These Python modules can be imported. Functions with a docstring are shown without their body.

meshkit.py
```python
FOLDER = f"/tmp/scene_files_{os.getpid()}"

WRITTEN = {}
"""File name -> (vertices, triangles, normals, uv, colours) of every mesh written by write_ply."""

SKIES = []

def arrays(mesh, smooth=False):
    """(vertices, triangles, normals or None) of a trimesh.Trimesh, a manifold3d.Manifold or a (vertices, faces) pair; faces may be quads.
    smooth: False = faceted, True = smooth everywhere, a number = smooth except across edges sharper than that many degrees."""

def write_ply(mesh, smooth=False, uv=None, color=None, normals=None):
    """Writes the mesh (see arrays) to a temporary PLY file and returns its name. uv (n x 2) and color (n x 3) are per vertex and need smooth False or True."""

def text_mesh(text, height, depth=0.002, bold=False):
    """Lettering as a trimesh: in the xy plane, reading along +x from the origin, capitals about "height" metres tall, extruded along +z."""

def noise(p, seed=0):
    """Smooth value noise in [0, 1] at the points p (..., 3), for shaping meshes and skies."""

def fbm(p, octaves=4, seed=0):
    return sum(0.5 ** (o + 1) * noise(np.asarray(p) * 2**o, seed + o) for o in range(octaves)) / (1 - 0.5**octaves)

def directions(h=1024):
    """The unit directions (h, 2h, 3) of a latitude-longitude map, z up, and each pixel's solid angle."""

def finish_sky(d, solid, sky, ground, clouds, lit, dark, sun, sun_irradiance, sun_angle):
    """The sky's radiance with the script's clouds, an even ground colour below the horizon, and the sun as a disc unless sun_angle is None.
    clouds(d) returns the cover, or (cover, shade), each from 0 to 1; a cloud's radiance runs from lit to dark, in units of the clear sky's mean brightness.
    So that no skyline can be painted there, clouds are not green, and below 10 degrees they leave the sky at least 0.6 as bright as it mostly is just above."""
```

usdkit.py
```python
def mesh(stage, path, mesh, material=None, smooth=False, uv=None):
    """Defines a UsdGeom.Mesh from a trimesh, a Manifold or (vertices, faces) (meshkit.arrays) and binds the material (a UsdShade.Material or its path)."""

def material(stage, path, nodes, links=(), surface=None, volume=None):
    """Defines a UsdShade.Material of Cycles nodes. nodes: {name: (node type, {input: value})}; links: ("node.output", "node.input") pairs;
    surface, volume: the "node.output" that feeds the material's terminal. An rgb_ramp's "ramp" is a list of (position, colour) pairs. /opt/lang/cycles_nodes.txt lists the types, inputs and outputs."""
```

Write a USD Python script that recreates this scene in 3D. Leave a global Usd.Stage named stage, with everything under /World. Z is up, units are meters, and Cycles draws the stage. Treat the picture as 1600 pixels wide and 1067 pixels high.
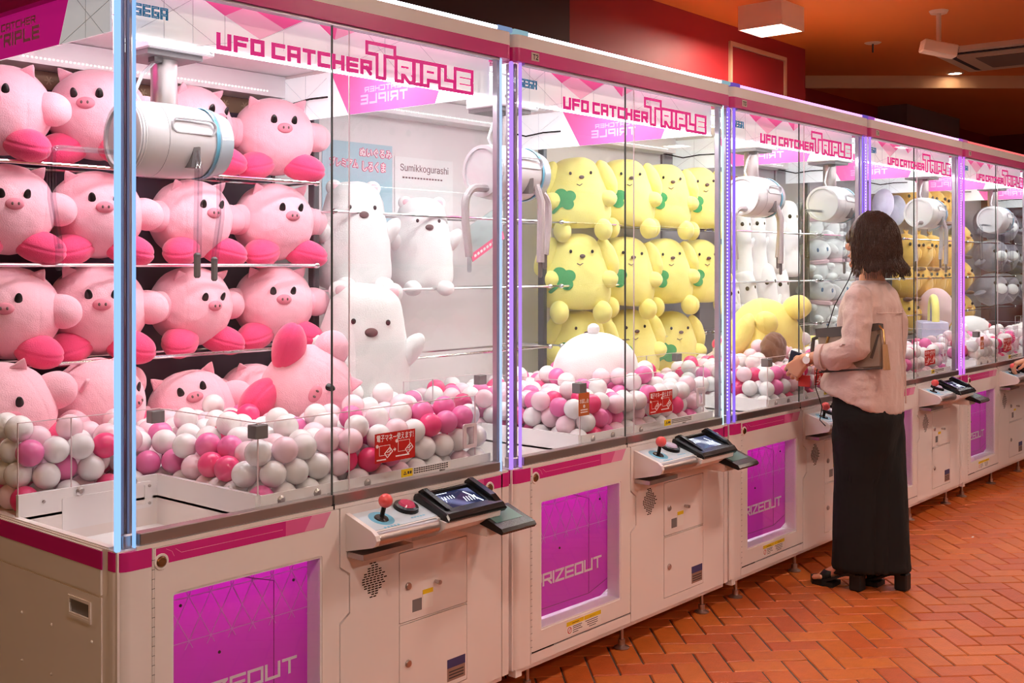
import math, random, types, sys
import numpy as np, trimesh, shapely, shapely.affinity as aff
from shapely.geometry import Polygon, LineString, Point, box as sbox, MultiLineString
from shapely.ops import unary_union
import manifold3d as m3
from manifold3d import Manifold
import meshkit, usdkit
from pxr import Usd, UsdGeom, UsdLux, UsdShade, Gf, Sdf, Vt

stage = Usd.Stage.CreateInMemory()
UsdGeom.SetStageUpAxis(stage, UsdGeom.Tokens.z); UsdGeom.SetStageMetersPerUnit(stage, 1.0)
UsdGeom.Xform.Define(stage, '/World'); UsdGeom.Scope.Define(stage, '/World/Looks')

# ---------------------------------------------------------------- camera, light, exposure
TH = math.radians(40.7); CAM = (-1.329, -2.315, 1.3856); F_PX = 1755.6
cam = UsdGeom.Camera.Define(stage, '/World/camera')
_d = (math.cos(TH), math.sin(TH), 0); _r = (math.sin(TH), -math.cos(TH), 0)
cam.AddTransformOp().Set(Gf.Matrix4d(_r[0], _r[1], 0, 0, 0, 0, 1, 0, -_d[0], -_d[1], 0, 0, CAM[0], CAM[1], CAM[2], 1))
cam.CreateHorizontalApertureAttr(36.0); cam.CreateVerticalApertureAttr(36.0 * 1067 / 1600)
cam.CreateFocalLengthAttr(F_PX * 36 / 1600)
cam.CreateVerticalApertureOffsetAttr(-(533.5 - 416.3) * 36 / 1600)
cam.CreateClippingRangeAttr(Gf.Vec2f(0.05, 100))
cam.CreateExposureAttr(0.0)
dome = UsdLux.DomeLight.Define(stage, '/World/ambient_light')      # faint light of the rest of the hall
dome.CreateIntensityAttr(0.02); dome.CreateColorAttr(Gf.Vec3f(1.0, 0.75, 0.6))
CEIL_LAMP = 124.0          # radiance of the lamps in the ceiling
INNER = 13.5               # radiance of the tubes inside the machines
GLOW = 1.25                # LED edge bars

rng = np.random.default_rng(7); random.seed(7)
# ---------------------------------------------------------------- materials
def lin(c):
    c = np.asarray(c, float) / 255.0
    return tuple(np.where(c <= 0.04045, c / 12.92, ((c + 0.055) / 1.055) ** 2.4))
LK = '/World/Looks/'
_mats = {}
def mat(name, rgb, rough=0.5, metal=0.0, bump=None, vary=None, **kw):
    """principled; bump=(scale, strength, distance); vary=(scale, rgb2) mottles between two colours."""
    if name in _mats: return _mats[name]
    n = {'p': ('principled_bsdf', dict(base_color=lin(rgb), roughness=rough, metallic=metal, **kw))}
    l = []
    if bump or vary:
        n['tc'] = ('texture_coordinate', {})
    if bump:
        n['bn'] = ('noise_texture', {'scale': bump[0], 'detail': 3.0}); n['b'] = ('bump', {'strength': bump[1], 'distance': bump[2]})
        l += [('tc.object', 'bn.vector'), ('bn.fac', 'b.height'), ('b.normal', 'p.normal')]
    if vary:
        n['vn'] = ('noise_texture', {'scale': vary[0], 'detail': 4.0}); n['vm'] = ('mix', {'color1': lin(rgb), 'color2': lin(vary[1])})
        l += [('tc.object', 'vn.vector'), ('vn.fac', 'vm.fac'), ('vm.color', 'p.base_color')]
    _mats[name] = usdkit.material(stage, LK + name, n, l, surface='p.BSDF'); return _mats[name]
def emit(name, rgb, strength):
    if name not in _mats:
        _mats[name] = usdkit.material(stage, LK + name, {'e': ('emission', {'color': lin(rgb), 'strength': float(strength)})}, surface='e.emission')
    return _mats[name]
def pane(name, tint=(255, 255, 255), f0=0.02, f1=0.45, rough=0.0):
    """clear sheet: plain see-through plus a mirror reflection that grows towards grazing angles"""
    if name not in _mats:
        n = {'t': ('transparent_bsdf', {'color': lin(tint)}), 'g': ('glossy_bsdf', {'color': (1, 1, 1), 'roughness': rough}), 'w': ('layer_weight', {'blend': 0.5}), 'p': ('math', {'math_type': 'power', 'value2': 5.0}),
             's': ('math', {'math_type': 'multiply_add', 'value2': f1, 'value3': f0}), 'm': ('mix_closure', {})}
        _mats[name] = usdkit.material(stage, LK + name, n, [('w.facing', 'p.value1'), ('p.value', 's.value1'), ('s.value', 'm.fac'), ('t.BSDF', 'm.closure1'), ('g.BSDF', 'm.closure2')], surface='m.closure')
    return _mats[name]
def translucent(name, rgb, trans=0.5, rough=0.4):
    if name not in _mats:
        n = {'p': ('principled_bsdf', {'base_color': lin(rgb), 'roughness': rough}), 't': ('translucent_bsdf', {'color': lin(rgb)}), 'm': ('mix_closure', {'fac': trans})}
        _mats[name] = usdkit.material(stage, LK + name, n, [('p.BSDF', 'm.closure1'), ('t.BSDF', 'm.closure2')], surface='m.closure')
    return _mats[name]

M_white = mat('cabinet_white', (236, 227, 225), 0.38, bump=(900, 0.05, 0.0006))
M_inner = mat('inner_white', (238, 234, 236), 0.45)
M_pink = mat('band_pink', (208, 38, 132), 0.3)
M_pale = mat('facet_pale_pink', (236, 150, 190), 0.3)
M_pale2 = mat('facet_rose', (226, 98, 160), 0.3)
M_grey = mat('grey_plastic', (120, 116, 118), 0.5)
M_dark = mat('dark_gap', (32, 27, 27), 0.6)
M_black = mat('black_plastic', (17, 17, 19), 0.22)
M_blackm = mat('black_matt', (22, 20, 20), 0.6)
M_steel = mat('brushed_steel', (190, 182, 180), 0.34, 1.0)
M_chrome = mat('chrome', (225, 225, 225), 0.12, 1.0)
M_brass = mat('brass_lock', (176, 136, 96), 0.25, 1.0)
M_alu = mat('anodised_post', (172, 166, 176), 0.35, 0.85)
M_glass = pane('clear_glass', (248, 251, 250), 0.03, 0.6)
M_acryl = pane('clear_acrylic', (249, 250, 252), 0.04, 0.6)
M_edge = mat('glass_edge', (82, 92, 90), 0.15)
M_acedge = mat('acrylic_edge', (235, 215, 222), 0.2)
M_purple = translucent('purple_flap', (226, 90, 214), 0.48, 0.25)
M_lilac = mat('lilac_line', (222, 150, 216), 0.4)
M_print = mat('white_print', (246, 240, 244), 0.4)
M_sign = mat('sign_white', (240, 240, 242), 0.25, emission_color=lin((244, 244, 250)), emission_strength=0.38)      # backlit sign sheets
M_signpink = mat('sign_pink', (232, 96, 160), 0.25, emission_color=lin((238, 110, 170)), emission_strength=0.35)
M_signpale = mat('sign_pale_pink', (244, 180, 206), 0.25, emission_color=lin((248, 190, 214)), emission_strength=0.35)
M_letter = mat('letter_magenta', (226, 30, 150), 0.3)
M_blue = mat('logo_blue', (30, 150, 214), 0.35)
M_hair_line = mat('sign_hairline', (206, 207, 212), 0.4)
M_yel = mat('label_yellow', (236, 206, 30), 0.4)
M_label = mat('label_white', (238, 234, 230), 0.45)
M_text = mat('label_ink', (60, 56, 58), 0.5)
M_red = mat('sticker_red', (196, 32, 28), 0.35)
M_orange = mat('sticker_orange', (200, 108, 56), 0.4)
M_redball = mat('joystick_red', (245, 96, 96), 0.25)
M_cyan = mat('print_cyan', (112, 190, 222), 0.35)
M_plate = mat('control_plate', (206, 222, 234), 0.25)
M_clawwhite = mat('claw_white', (236, 236, 240), 0.22)
M_clear = pane('clear_arm', (242, 243, 246), 0.06, 0.6)
M_glit = mat('silver_glitter', (214, 206, 210), 0.25, 0.55, bump=(420, 1.0, 0.004))

# ---------------------------------------------------------------- prims
_count = {}
def numbered(path):
    k = _count.get(path, 0); _count[path] = k + 1
    return path if k == 0 else '%s_%03d' % (path, k)
def data(p, label=None, cat=None, group=None, kind=None):
    for k, v in (('label', label), ('category', cat), ('group', group), ('kind', kind)):
        if v: p.SetCustomDataByKey(k, v)
    return p
def mtx(loc=(0, 0, 0), rot=None, scale=1.0):
    M = np.eye(4)
    if rot is not None:
        R = rot if np.ndim(rot) == 2 else (trimesh.transformations.euler_matrix(*rot)[:3, :3] if np.ndim(rot) == 1 else trimesh.transformations.rotation_matrix(rot, [0, 0, 1])[:3, :3])
        M[:3, :3] = R
    M[:3, :3] = M[:3, :3] * np.asarray(scale, float); M[:3, 3] = loc
    return M
def thing(name, label, cat, M=None, group=None, kind=None):
    x = UsdGeom.Xform.Define(stage, numbered('/World/' + name)); x.AddTransformOp().Set(Gf.Matrix4d((np.eye(4) if M is None else M).T.tolist()))
    return data(x.GetPrim(), label, cat, group, kind)
def part(name, mesh, m, parent=None, smooth=False, label=None, kind=None, M=None):
    base = (parent.GetPath().pathString if parent is not None else '/World') + '/' + name
    g = usdkit.mesh(stage, numbered(base), mesh, m, smooth=smooth)
    if M is not None: g.AddTransformOp().Set(Gf.Matrix4d(M.T.tolist()))
    return data(g.GetPrim(), label=label, kind=kind)
def solo(name, mesh, m, label, cat, smooth=False, group=None, M=None, kind=None):
    return data(part(name, mesh, m, None, smooth, M=M), label, cat, group, kind)
def struct(name, mesh, m, smooth=False, label=None):
    return data(part(name, mesh, m, None, smooth), label, None, None, 'structure')
def copy(src, M, label=None, group=None):
    name = src.GetName().rsplit('_', 1)
    name = name[0] if name[-1].isdigit() else src.GetName()
    x = UsdGeom.Xform.Define(stage, numbered('/World/' + name)); r = x.GetPrim()
    r.GetReferences().AddInternalReference(src.GetPath()); r.SetInstanceable(True)
    r.GetAttribute('xformOp:transform').Set(Gf.Matrix4d(M.T.tolist()))
    return data(r, label, None, group)

# ---------------------------------------------------------------- shapes
cat = lambda *ms: trimesh.util.concatenate([m for m in (ms[0] if len(ms) == 1 and isinstance(ms[0], (list, tuple)) else ms)])
def box(x0, x1, y0, y1, z0, z1):
    m = trimesh.creation.box((x1 - x0, y1 - y0, z1 - z0)); m.apply_translation(((x0 + x1) / 2, (y0 + y1) / 2, (z0 + z1) / 2)); return m
def cbox(x0, x1, y0, y1, z0, z1, b=0.003):
    """box with chamfered edges"""
    c, h = np.array([(x0 + x1) / 2, (y0 + y1) / 2, (z0 + z1) / 2]), np.array([x1 - x0, y1 - y0, z1 - z0]) / 2
    b = min(b, h.min() * 0.9); p = []
    for s in np.ndindex(2, 2, 2):
        sg = np.array(s) * 2 - 1
        for k in range(3):
            q = h - b; q = q.copy(); q[k] = h[k]; p.append(c + sg * q)
    return trimesh.convex.convex_hull(np.array(p))
def tm(man):
    g = man.to_mesh(); return trimesh.Trimesh(g.vert_properties[:, :3], g.tri_verts, process=False)
def ext(poly, h):
    gs = [g for g in getattr(poly, 'geoms', [poly]) if g.area > 1e-10]
    return cat([trimesh.creation.extrude_polygon(g, h, engine='earcut') for g in gs])
def slab(poly, y0, y1):
    """polygon drawn in (x, z), thick from y0 to y1"""
    m = ext(poly, y1 - y0); v = m.vertices
    return trimesh.Trimesh(np.c_[v[:, 0], y0 + v[:, 2], v[:, 1]], m.faces[:, ::-1], process=False)
def slabx(poly, x0, x1):
    """polygon drawn in (y, z), thick from x0 to x1"""
    m = ext(poly, x1 - x0); v = m.vertices
    return trimesh.Trimesh(np.c_[x0 + v[:, 2], v[:, 0], v[:, 1]], m.faces, process=False)
def slabz(poly, z0, z1):
    m = ext(poly, z1 - z0); m.apply_translation((0, 0, z0)); return m
def frame(p, q):
    z = np.asarray(q, float) - p; L = np.linalg.norm(z); z = z / L
    a = np.array([1, 0, 0]) if abs(z[0]) < 0.8 else np.array([0, 1, 0])
    x = np.cross(a, z); x /= np.linalg.norm(x); return x, np.cross(z, x), z
def tube(pts, r, n=8, close=True):
    pts = np.asarray(pts, float); k = len(pts); rr = np.broadcast_to(np.asarray(r, float), (k,))
    t = np.gradient(pts, axis=0); t /= np.linalg.norm(t, axis=1, keepdims=True)
    x, y, _ = frame(np.zeros(3), t[0]); V = []
    for i in range(k):
        x = x - t[i] * (x @ t[i]); x /= np.linalg.norm(x); y = np.cross(t[i], x)
        a = np.arange(n) * 2 * np.pi / n
        V.append(pts[i] + rr[i] * (np.cos(a)[:, None] * x + np.sin(a)[:, None] * y))
    V = np.vstack(V); Fc = []
    for i in range(k - 1):
        for j in range(n):
            a, b = i * n + j, i * n + (j + 1) % n
            Fc += [(a, b, b + n), (a, b + n, a + n)]
    if close:
        V = np.vstack([V, pts[0], pts[-1]])
        for j in range(n):
            Fc += [(k * n, (j + 1) % n, j), (k * n + 1, (k - 1) * n + j, (k - 1) * n + (j + 1) % n)]
    return trimesh.Trimesh(V, np.array(Fc), process=False)
def lathe(prof, n=24, axis='z', at=(0, 0, 0)):
    m = trimesh.creation.revolve(np.asarray(prof, float), sections=n)
    if axis == 'x': m.apply_transform(trimesh.transformations.rotation_matrix(np.pi / 2, [0, 1, 0]))
    if axis == 'y': m.apply_transform(trimesh.transformations.rotation_matrix(np.pi / 2, [1, 0, 0]))   # profile axis points to -y
    m.apply_translation(at); return m
def ball(c, r, sub=3, rot=None):
    m = trimesh.creation.icosphere(subdivisions=sub); m.apply_transform(mtx(c, rot, r)); return m
def rpoly(x0, x1, z0, z1, r=0.01, n=4):
    return sbox(x0 + r, z0 + r, x1 - r, z1 - r).buffer(r, quad_segs=n)
def arc(c, r, a0, a1, n=10):
    a = np.linspace(a0, a1, n); return np.c_[c[0] + r * np.cos(a), c[1] + r * np.sin(a)]

# ---------------------------------------------------------------- lettering
GL = {'U': [[(0, 1), (0, 0), (1, 0), (1, 1)]], 'F': [[(0, 0), (0, 1), (1, 1)], [(0, .5), (.85, .5)]], 'O': [[(0, 0), (0, 1), (1, 1), (1, 0), (0, 0), (0, .5)]],
 'C': [[(1, 1), (0, 1), (0, 0), (1, 0)]], 'A': [[(0, 0), (0, 1), (1, 1), (1, 0)], [(0, .38), (1, .38)]], 'T': [[(0, 1), (1, 1)], [(.5, 1), (.5, 0)]],
 'H': [[(0, 0), (0, 1)], [(1, 0), (1, 1)], [(0, .5), (1, .5)]], 'E': [[(1, 1), (0, 1), (0, 0), (1, 0)], [(0, .5), (.95, .5)]], 'R': [[(0, 0), (0, 1), (1, 1), (1, .45), (0, .45)], [(.55, .45), (1, 0)]],
 'P': [[(0, 0), (0, 1), (1, 1), (1, .42), (0, .42)]], 'I': [[(.5, 0), (.5, 1)]], 'Z': [[(0, 1), (1, 1), (0, 0), (1, 0)]], 'L': [[(0, 1), (0, 0), (1, 0)]],
 'S': [[(1, 1), (0, 1), (0, .5), (1, .5), (1, 0), (0, 0)]], 'G': [[(1, 1), (0, 1), (0, 0), (1, 0), (1, .45), (.55, .45)]], 'V': [[(0, 1), (.5, 0), (1, 1)]], 'M': [[(0, 0), (0, 1), (.5, .4), (1, 1), (1, 0)]]}
def glyph(ch, x, z, w, h, t):
    """one letter of square strokes t thick inside the box x..x+w, z..z+h"""
    ls = [LineString([(x + t / 2 + a * (w - t), z + t / 2 + b * (h - t)) for a, b in s]).buffer(t / 2, cap_style='square' if ch not in 'ZR' else 'square', join_style='mitre') for s in GL[ch]]
    return unary_union(ls).intersection(sbox(x, z, x + w, z + h))
def word(s, x, z, w, h, t, gap):
    out = []
    for ch in s:
        if ch == ' ': x += w * .35; continue
        ww = t * 1.0 if ch == 'I' else w
        out.append(glyph(ch, x, z, ww, h, t) if ch != 'I' else sbox(x, z, x + t, z + h)); x += ww + gap
    return unary_union(out), x
def cjk(text, height):
    """flat lettering polygon in Japanese, else None"""
    import glob as g
    from PIL import Image, ImageDraw, ImageFont
    try:
        font = ImageFont.truetype(g.glob('/opt/blender-*/*/datafiles/fonts/Noto Sans CJK*')[0], 64)
    except Exception:
        return None
    x0, y0, x1, y1 = font.getbbox(text, anchor='ls', stroke_width=1)
    im = Image.new('L', (x1 - x0 + 8, y1 - y0 + 8)); ImageDraw.Draw(im).text((4 - x0, 4 - y0), text, 255, font, anchor='ls', stroke_width=1)
    on = np.pad(np.asarray(im) > 127, ((0, 0), (1, 1))).astype(np.int8); d = np.diff(on, axis=1)
    rows, st = np.nonzero(d == 1); en = np.nonzero(d == -1)[1]
    p = unary_union([sbox(a, -r - 1, b, -r) for r, a, b in zip(rows, st, en)]).buffer(.6).buffer(-.6).simplify(.8)
    s = height / 50.0
    return aff.affine_transform(p, [s, 0, 0, s, -4 * s, (4 - y0) * s])
def roman(text, height):
    m = meshkit.text_mesh(text, height, 0.001); return m
def txt_slab(text, height, at, depth=0.0006, bold=False, wide=None):
    """Inter lettering standing in the xz plane, facing -y, lower left corner at (x, y, z)"""
    m = meshkit.text_mesh(text, height, depth, bold)
    if wide: m.apply_scale((wide / m.bounds[1][0], 1, 1))
    v = m.vertices; return trimesh.Trimesh(np.c_[v[:, 0] + at[0], at[1] - v[:, 2], v[:, 1] + at[2]], m.faces, process=False)
# ---------------------------------------------------------------- the room
CZ = 3.0
M_ceil = mat('ceiling_orange', (222, 118, 42), 0.6, bump=(60, 0.05, 0.002), vary=(1.3, (214, 110, 38)))
M_redwall = mat('wall_red', (142, 22, 28), 0.55, bump=(120, 0.05, 0.002), vary=(1.0, (136, 19, 26)))
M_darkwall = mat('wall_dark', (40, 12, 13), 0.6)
M_darkred = mat('wall_far_red', (120, 24, 22), 0.6)
M_cove = mat('cove_face', (222, 178, 140), 0.6)
M_grout = mat('grout', (86, 74, 66), 0.8, bump=(300, 0.4, 0.002))
M_frame = mat('panel_frame', (190, 150, 120), 0.5)
M_panel = mat('panel_red', (136, 21, 27), 0.55)
# floor: brick pavers in a 45 degree herringbone, each with its own edges
tones = [(214, 110, 46), (208, 102, 43), (220, 118, 48), (204, 96, 44), (212, 106, 50), (211, 110, 42)]
M_tiles = [mat('paver_%d' % i, c, 0.42, bump=(140, 0.35, 0.004), vary=(26, tuple(int(v * .86) for v in c))) for i, c in enumerate(tones)]
nt = {'g': ('geometry', {}), 'r': ('rgb_ramp', {'ramp': [(k / 5, lin(c)) for k, c in enumerate(tones)]}), 'p': ('principled_bsdf', {'roughness': 0.45}), 'n': ('noise_texture', {'scale': 40.0, 'detail': 4.0}), 'm': ('mix', {'mix_type': 'multiply', 'fac': 0.25})}
M_tilestuff = usdkit.material(stage, LK + 'paver_far', nt, [('g.random_per_island', 'r.fac'), ('g.position', 'n.vector'), ('r.color', 'm.color1'), ('n.color', 'm.color2'), ('m.color', 'p.base_color')], surface='p.BSDF')
floor = UsdGeom.Xform.Define(stage, '/World/floor').GetPrim(); data(floor, kind='structure'); _count['/World/floor'] = 1
part('grout', box(-7, 15, -6, 4, -0.06, -0.005), M_grout, floor)
B, U0, V0, G = 0.0978, 2.330, 1.786, 0.0062
s2 = math.sqrt(0.5); tl = []
for i in range(-60, 150):
    for j in range(-90, 60):
        k = (i - j) % 4
        if k == 0: c = (U0 + (i + 1) * B, V0 + (j + .5) * B); sz = (2 * B, B)
        elif k == 3: c = (U0 + (i + .5) * B, V0 + (j + 1) * B); sz = (B, 2 * B)
        else: continue
        x, y = (c[0] + c[1]) * s2, (c[1] - c[0]) * s2
        if 0.6 < x < 13.5 and -3.2 < y < 0.75:
            z = (x - CAM[0]) * _d[0] + (y - CAM[1]) * _d[1]; h = (x - CAM[0]) * _r[0] + (y - CAM[1]) * _r[1]
            if z < 1.5: continue
            px, py = 800 + F_PX * h / z, 416.3 + F_PX * 1.3856 / z
            if px > 1690: continue
            tl.append((z if (-60 < px < 1660 and py < 1100 and y < 0.12) else 50 + z, x, y, sz))
tl.sort(key=lambda t: t[0])
def paver(x, y, sz):
    a, b = (sz[0] - G) / 2, (sz[1] - G) / 2; dz = rng.uniform(-.0012, .0008); ch = 0.003
    v = [(sx * a, sy * b, -.02) for sx, sy in ((-1, -1), (1, -1), (1, 1), (-1, 1))] + [(sx * a, sy * b, -ch) for sx, sy in ((-1, -1), (1, -1), (1, 1), (-1, 1))] + [(sx * (a - ch), sy * (b - ch), 0) for sx, sy in ((-1, -1), (1, -1), (1, 1), (-1, 1))]
    f = [(8, 9, 10), (8, 10, 11)]
    for o in (0, 4):
        for q in range(4):
            r = (q + 1) % 4; f += [(o + q, o + r, o + 4 + r), (o + q, o + 4 + r, o + 4 + q)]
    v = np.array(v); w = np.c_[(v[:, 0] + v[:, 1]) * s2 + x, (v[:, 1] - v[:, 0]) * s2 + y, v[:, 2] + dz + v[:, 0] * rng.normal(0, .004) + v[:, 1] * rng.normal(0, .004)]
    return trimesh.Trimesh(w, f, process=False)
for n, (z, x, y, sz) in enumerate(tl[:300]):
    part('paving_brick', paver(x, y, sz), M_tiles[rng.integers(6)], floor)
part('paving_bricks', cat([paver(x, y, sz) for z, x, y, sz in tl[300:]]), M_tilestuff, floor, kind='stuff')

struct('ceiling', box(-7, 15, -6, 4, CZ, CZ + .1), M_ceil)
struct('wall_back', box(-7, 6.425, 1.48, 2.2, 0, CZ), M_redwall)
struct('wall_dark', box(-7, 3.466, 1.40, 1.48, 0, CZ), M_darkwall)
# dropped ceiling beyond the end of the red wall, with its pale face
dv = np.array([_d[0], _d[1]]); rv = np.array([_r[0], _r[1]]); c0 = np.array(CAM[:2]) + dv * 9.5
def quadz(a, b, z0, z1): return slabz(Polygon([a + rv * -1.5, a + rv * 9, b + rv * 9, b + rv * -1.5]), z0, z1)
struct('trim_1', quadz(c0, c0 + dv * .03, 2.895, CZ), M_cove, label='pale vertical face of the dropped ceiling')
struct('ceiling_dropped', quadz(c0 + dv * .03, c0 + dv * 8, 2.90, CZ - .002), M_ceil)
struct('wall_back_far', box(6.43, 15, 2.0, 2.2, 0, CZ), M_redwall)
struct('wall_far', box(12.2, 12.4, -6, 2.2, 0, CZ), M_darkred)
M_plain = mat('wall_plain', (205, 196, 192), 0.6)
struct('wall_left', box(-7.2, -7, -6, 4, 0, CZ), M_plain)
struct('wall_front', box(-7, 15, -6.2, -6, 0, CZ), M_plain)
struct('wall_pillar', box(9.0, 10.4, 1.72, 2.0, 0, 2.9), mat('pillar_dark', (120, 104, 106), 0.5))
# access panel in the red wall
pf = thing('access_panel', 'red access hatch with thin beige frame high in the red wall', 'wall panel')
o = sbox(5.297, 2.3, 6.10, 2.89); part('frame', slab(o.difference(o.buffer(-.028)), 1.462, 1.482), M_frame, pf)
part('hatch', slab(o.buffer(-.034), 1.472, 1.482), M_panel, pf)

# ceiling fittings
M_lampbody = mat('lamp_body', (236, 214, 190), 0.5)
M_lampglow = emit('lamp_glow', (255, 229, 212), CEIL_LAMP)
M_warmglow = emit('lamp_glow_warm', (255, 196, 132), CEIL_LAMP)  # warmer glow for the two unseen lamps added left of the row
def ceiling_lamp(x, y, label, s=0.15, group=None):
    t = thing('ceiling_lamp', label, 'ceiling lamp', mtx((x, y, CZ if x < 9 else 2.9)), group)
    o = rpoly(-s, s, -s, s, .006)
    part('housing', slabz(o.difference(rpoly(-s + .012, s - .012, -s + .012, s - .012, .004)), -.15, 0), M_lampbody, t)
    part('diffuser', slabz(rpoly(-s + .012, s - .012, -s + .012, s - .012, .004), -.143, -.125), M_lampglow if x > -3 else M_warmglow, t, label='glowing square lamp diffuser')
    return t
ceiling_lamp(5.02, 1.02, 'white box ceiling lamp with glowing underside in front of the red wall')
for i, (x, y) in enumerate(((-3.4, -1.7), (-3.4, 1.1), (-.6, -1.7), (2.2, -1.7), (5.0, -1.7), (7.8, -1.9), (11.4, -2.6), (9.6, -4.6), (-.6, -4.2), (2.2, -4.2), (5.0, -4.2))):  # unseen lamps added for light; left and far ones brighten dim surfaces
    ceiling_lamp(x, y, 'unseen white box ceiling lamp added outside the picture for its light', group='added ceiling lamps out of view')
def downlight(x, y, z, label):
    t = thing('downlight', label, 'downlight', mtx((x, y, z)))
    part('ring', lathe([(.052, -.006), (.066, -.006), (.07, 0), (.052, 0), (.052, -.006)], 28), M_lampbody, t, 30)
    part('lens', lathe([(0, -.004), (.052, -.004), (.052, 0), (0, 0)], 28), emit('downlight_glow', (255, 226, 190), 24), t)
downlight(8.20, 1.0, CZ, 'small round glowing downlight in the orange ceiling')
sp = thing('sprinkler', 'small round sprinkler head in the orange ceiling', 'sprinkler', mtx((6.52, 1.0, CZ)))
part('plate', lathe([(0, -.008), (.05, -.006), (.06, 0), (0, 0)], 24), M_lampbody, sp, 30)
part('nozzle', lathe([(0, -.07), (.006, -.07), (.006, -.008), (0, -.008)], 10), M_dark, sp)
cc = thing('security_camera', 'white security camera hanging from the orange ceiling', 'security camera', mtx((5.81, .27, CZ)))
part('mount', lathe([(0, -.02), (.05, -.018), (.06, 0), (0, 0)], 20), M_lampbody, cc, 30)
part('stem', tube([(0, 0, -.01), (0, 0, -.19)], .016, 10), M_lampbody, cc, 30)
hd = cbox(-.11, .11, -.045, .045, -.04, .04, .008); Mh = mtx((.0, -.0, -.24), trimesh.transformations.euler_matrix(0, .2, -.9)[:3, :3])
hp = part('body', hd, M_lampbody, cc, M=Mh); part('lens_hood', slabx(sbox(-.033, -.03, .033, .03), .108, .113), M_black, hp)
ac = thing('air_conditioner', 'beige ceiling cassette air conditioner with dark slots', 'air conditioner', mtx((7.55, .38, CZ), math.radians(3)))
part('panel', slabz(rpoly(-.50, .50, -.42, .42, .04), -.035, 0), mat('ac_beige', (224, 196, 170), 0.5), ac)
o = rpoly(-.42, .42, -.34, .34, .05); part('louver', slabz(o.difference(o.buffer(-.05)), -.042, -.034), M_dark, ac)
o = rpoly(-.36, .36, -.28, .28, .04); part('inner_panel', slabz(o, -.055, -.03), mat('ac_beige2', (206, 178, 152), 0.5), ac)
part('grille', slabz(rpoly(-.25, .25, -.17, .17, .02), -.059, -.05), mat('ac_grille', (120, 100, 86), 0.6), ac)
vt = thing('ceiling_vent', 'flat pale ceiling vent in the dropped ceiling', 'vent', mtx((10.6, .55, 2.90), math.radians(0)))
part('plate', slabz(rpoly(-.6, .6, -.16, .16, .02), -.015, 0), mat('vent_grey', (176, 140, 116), 0.6), vt)
# ---------------------------------------------------------------- the claw machines
W = 1.36
def sheet(a, b, c, d): return trimesh.Trimesh([a, b, c, d], [(0, 1, 2), (0, 2, 3)], process=False)
def sheety(x0, x1, y, z0, z1): return sheet((x0, y, z0), (x1, y, z0), (x1, y, z1), (x0, y, z1))
def sheetx(x, y0, y1, z0, z1): return sheet((x, y0, z0), (x, y1, z0), (x, y1, z1), (x, y0, z1))
def pl(*p): return Polygon(p)
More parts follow.
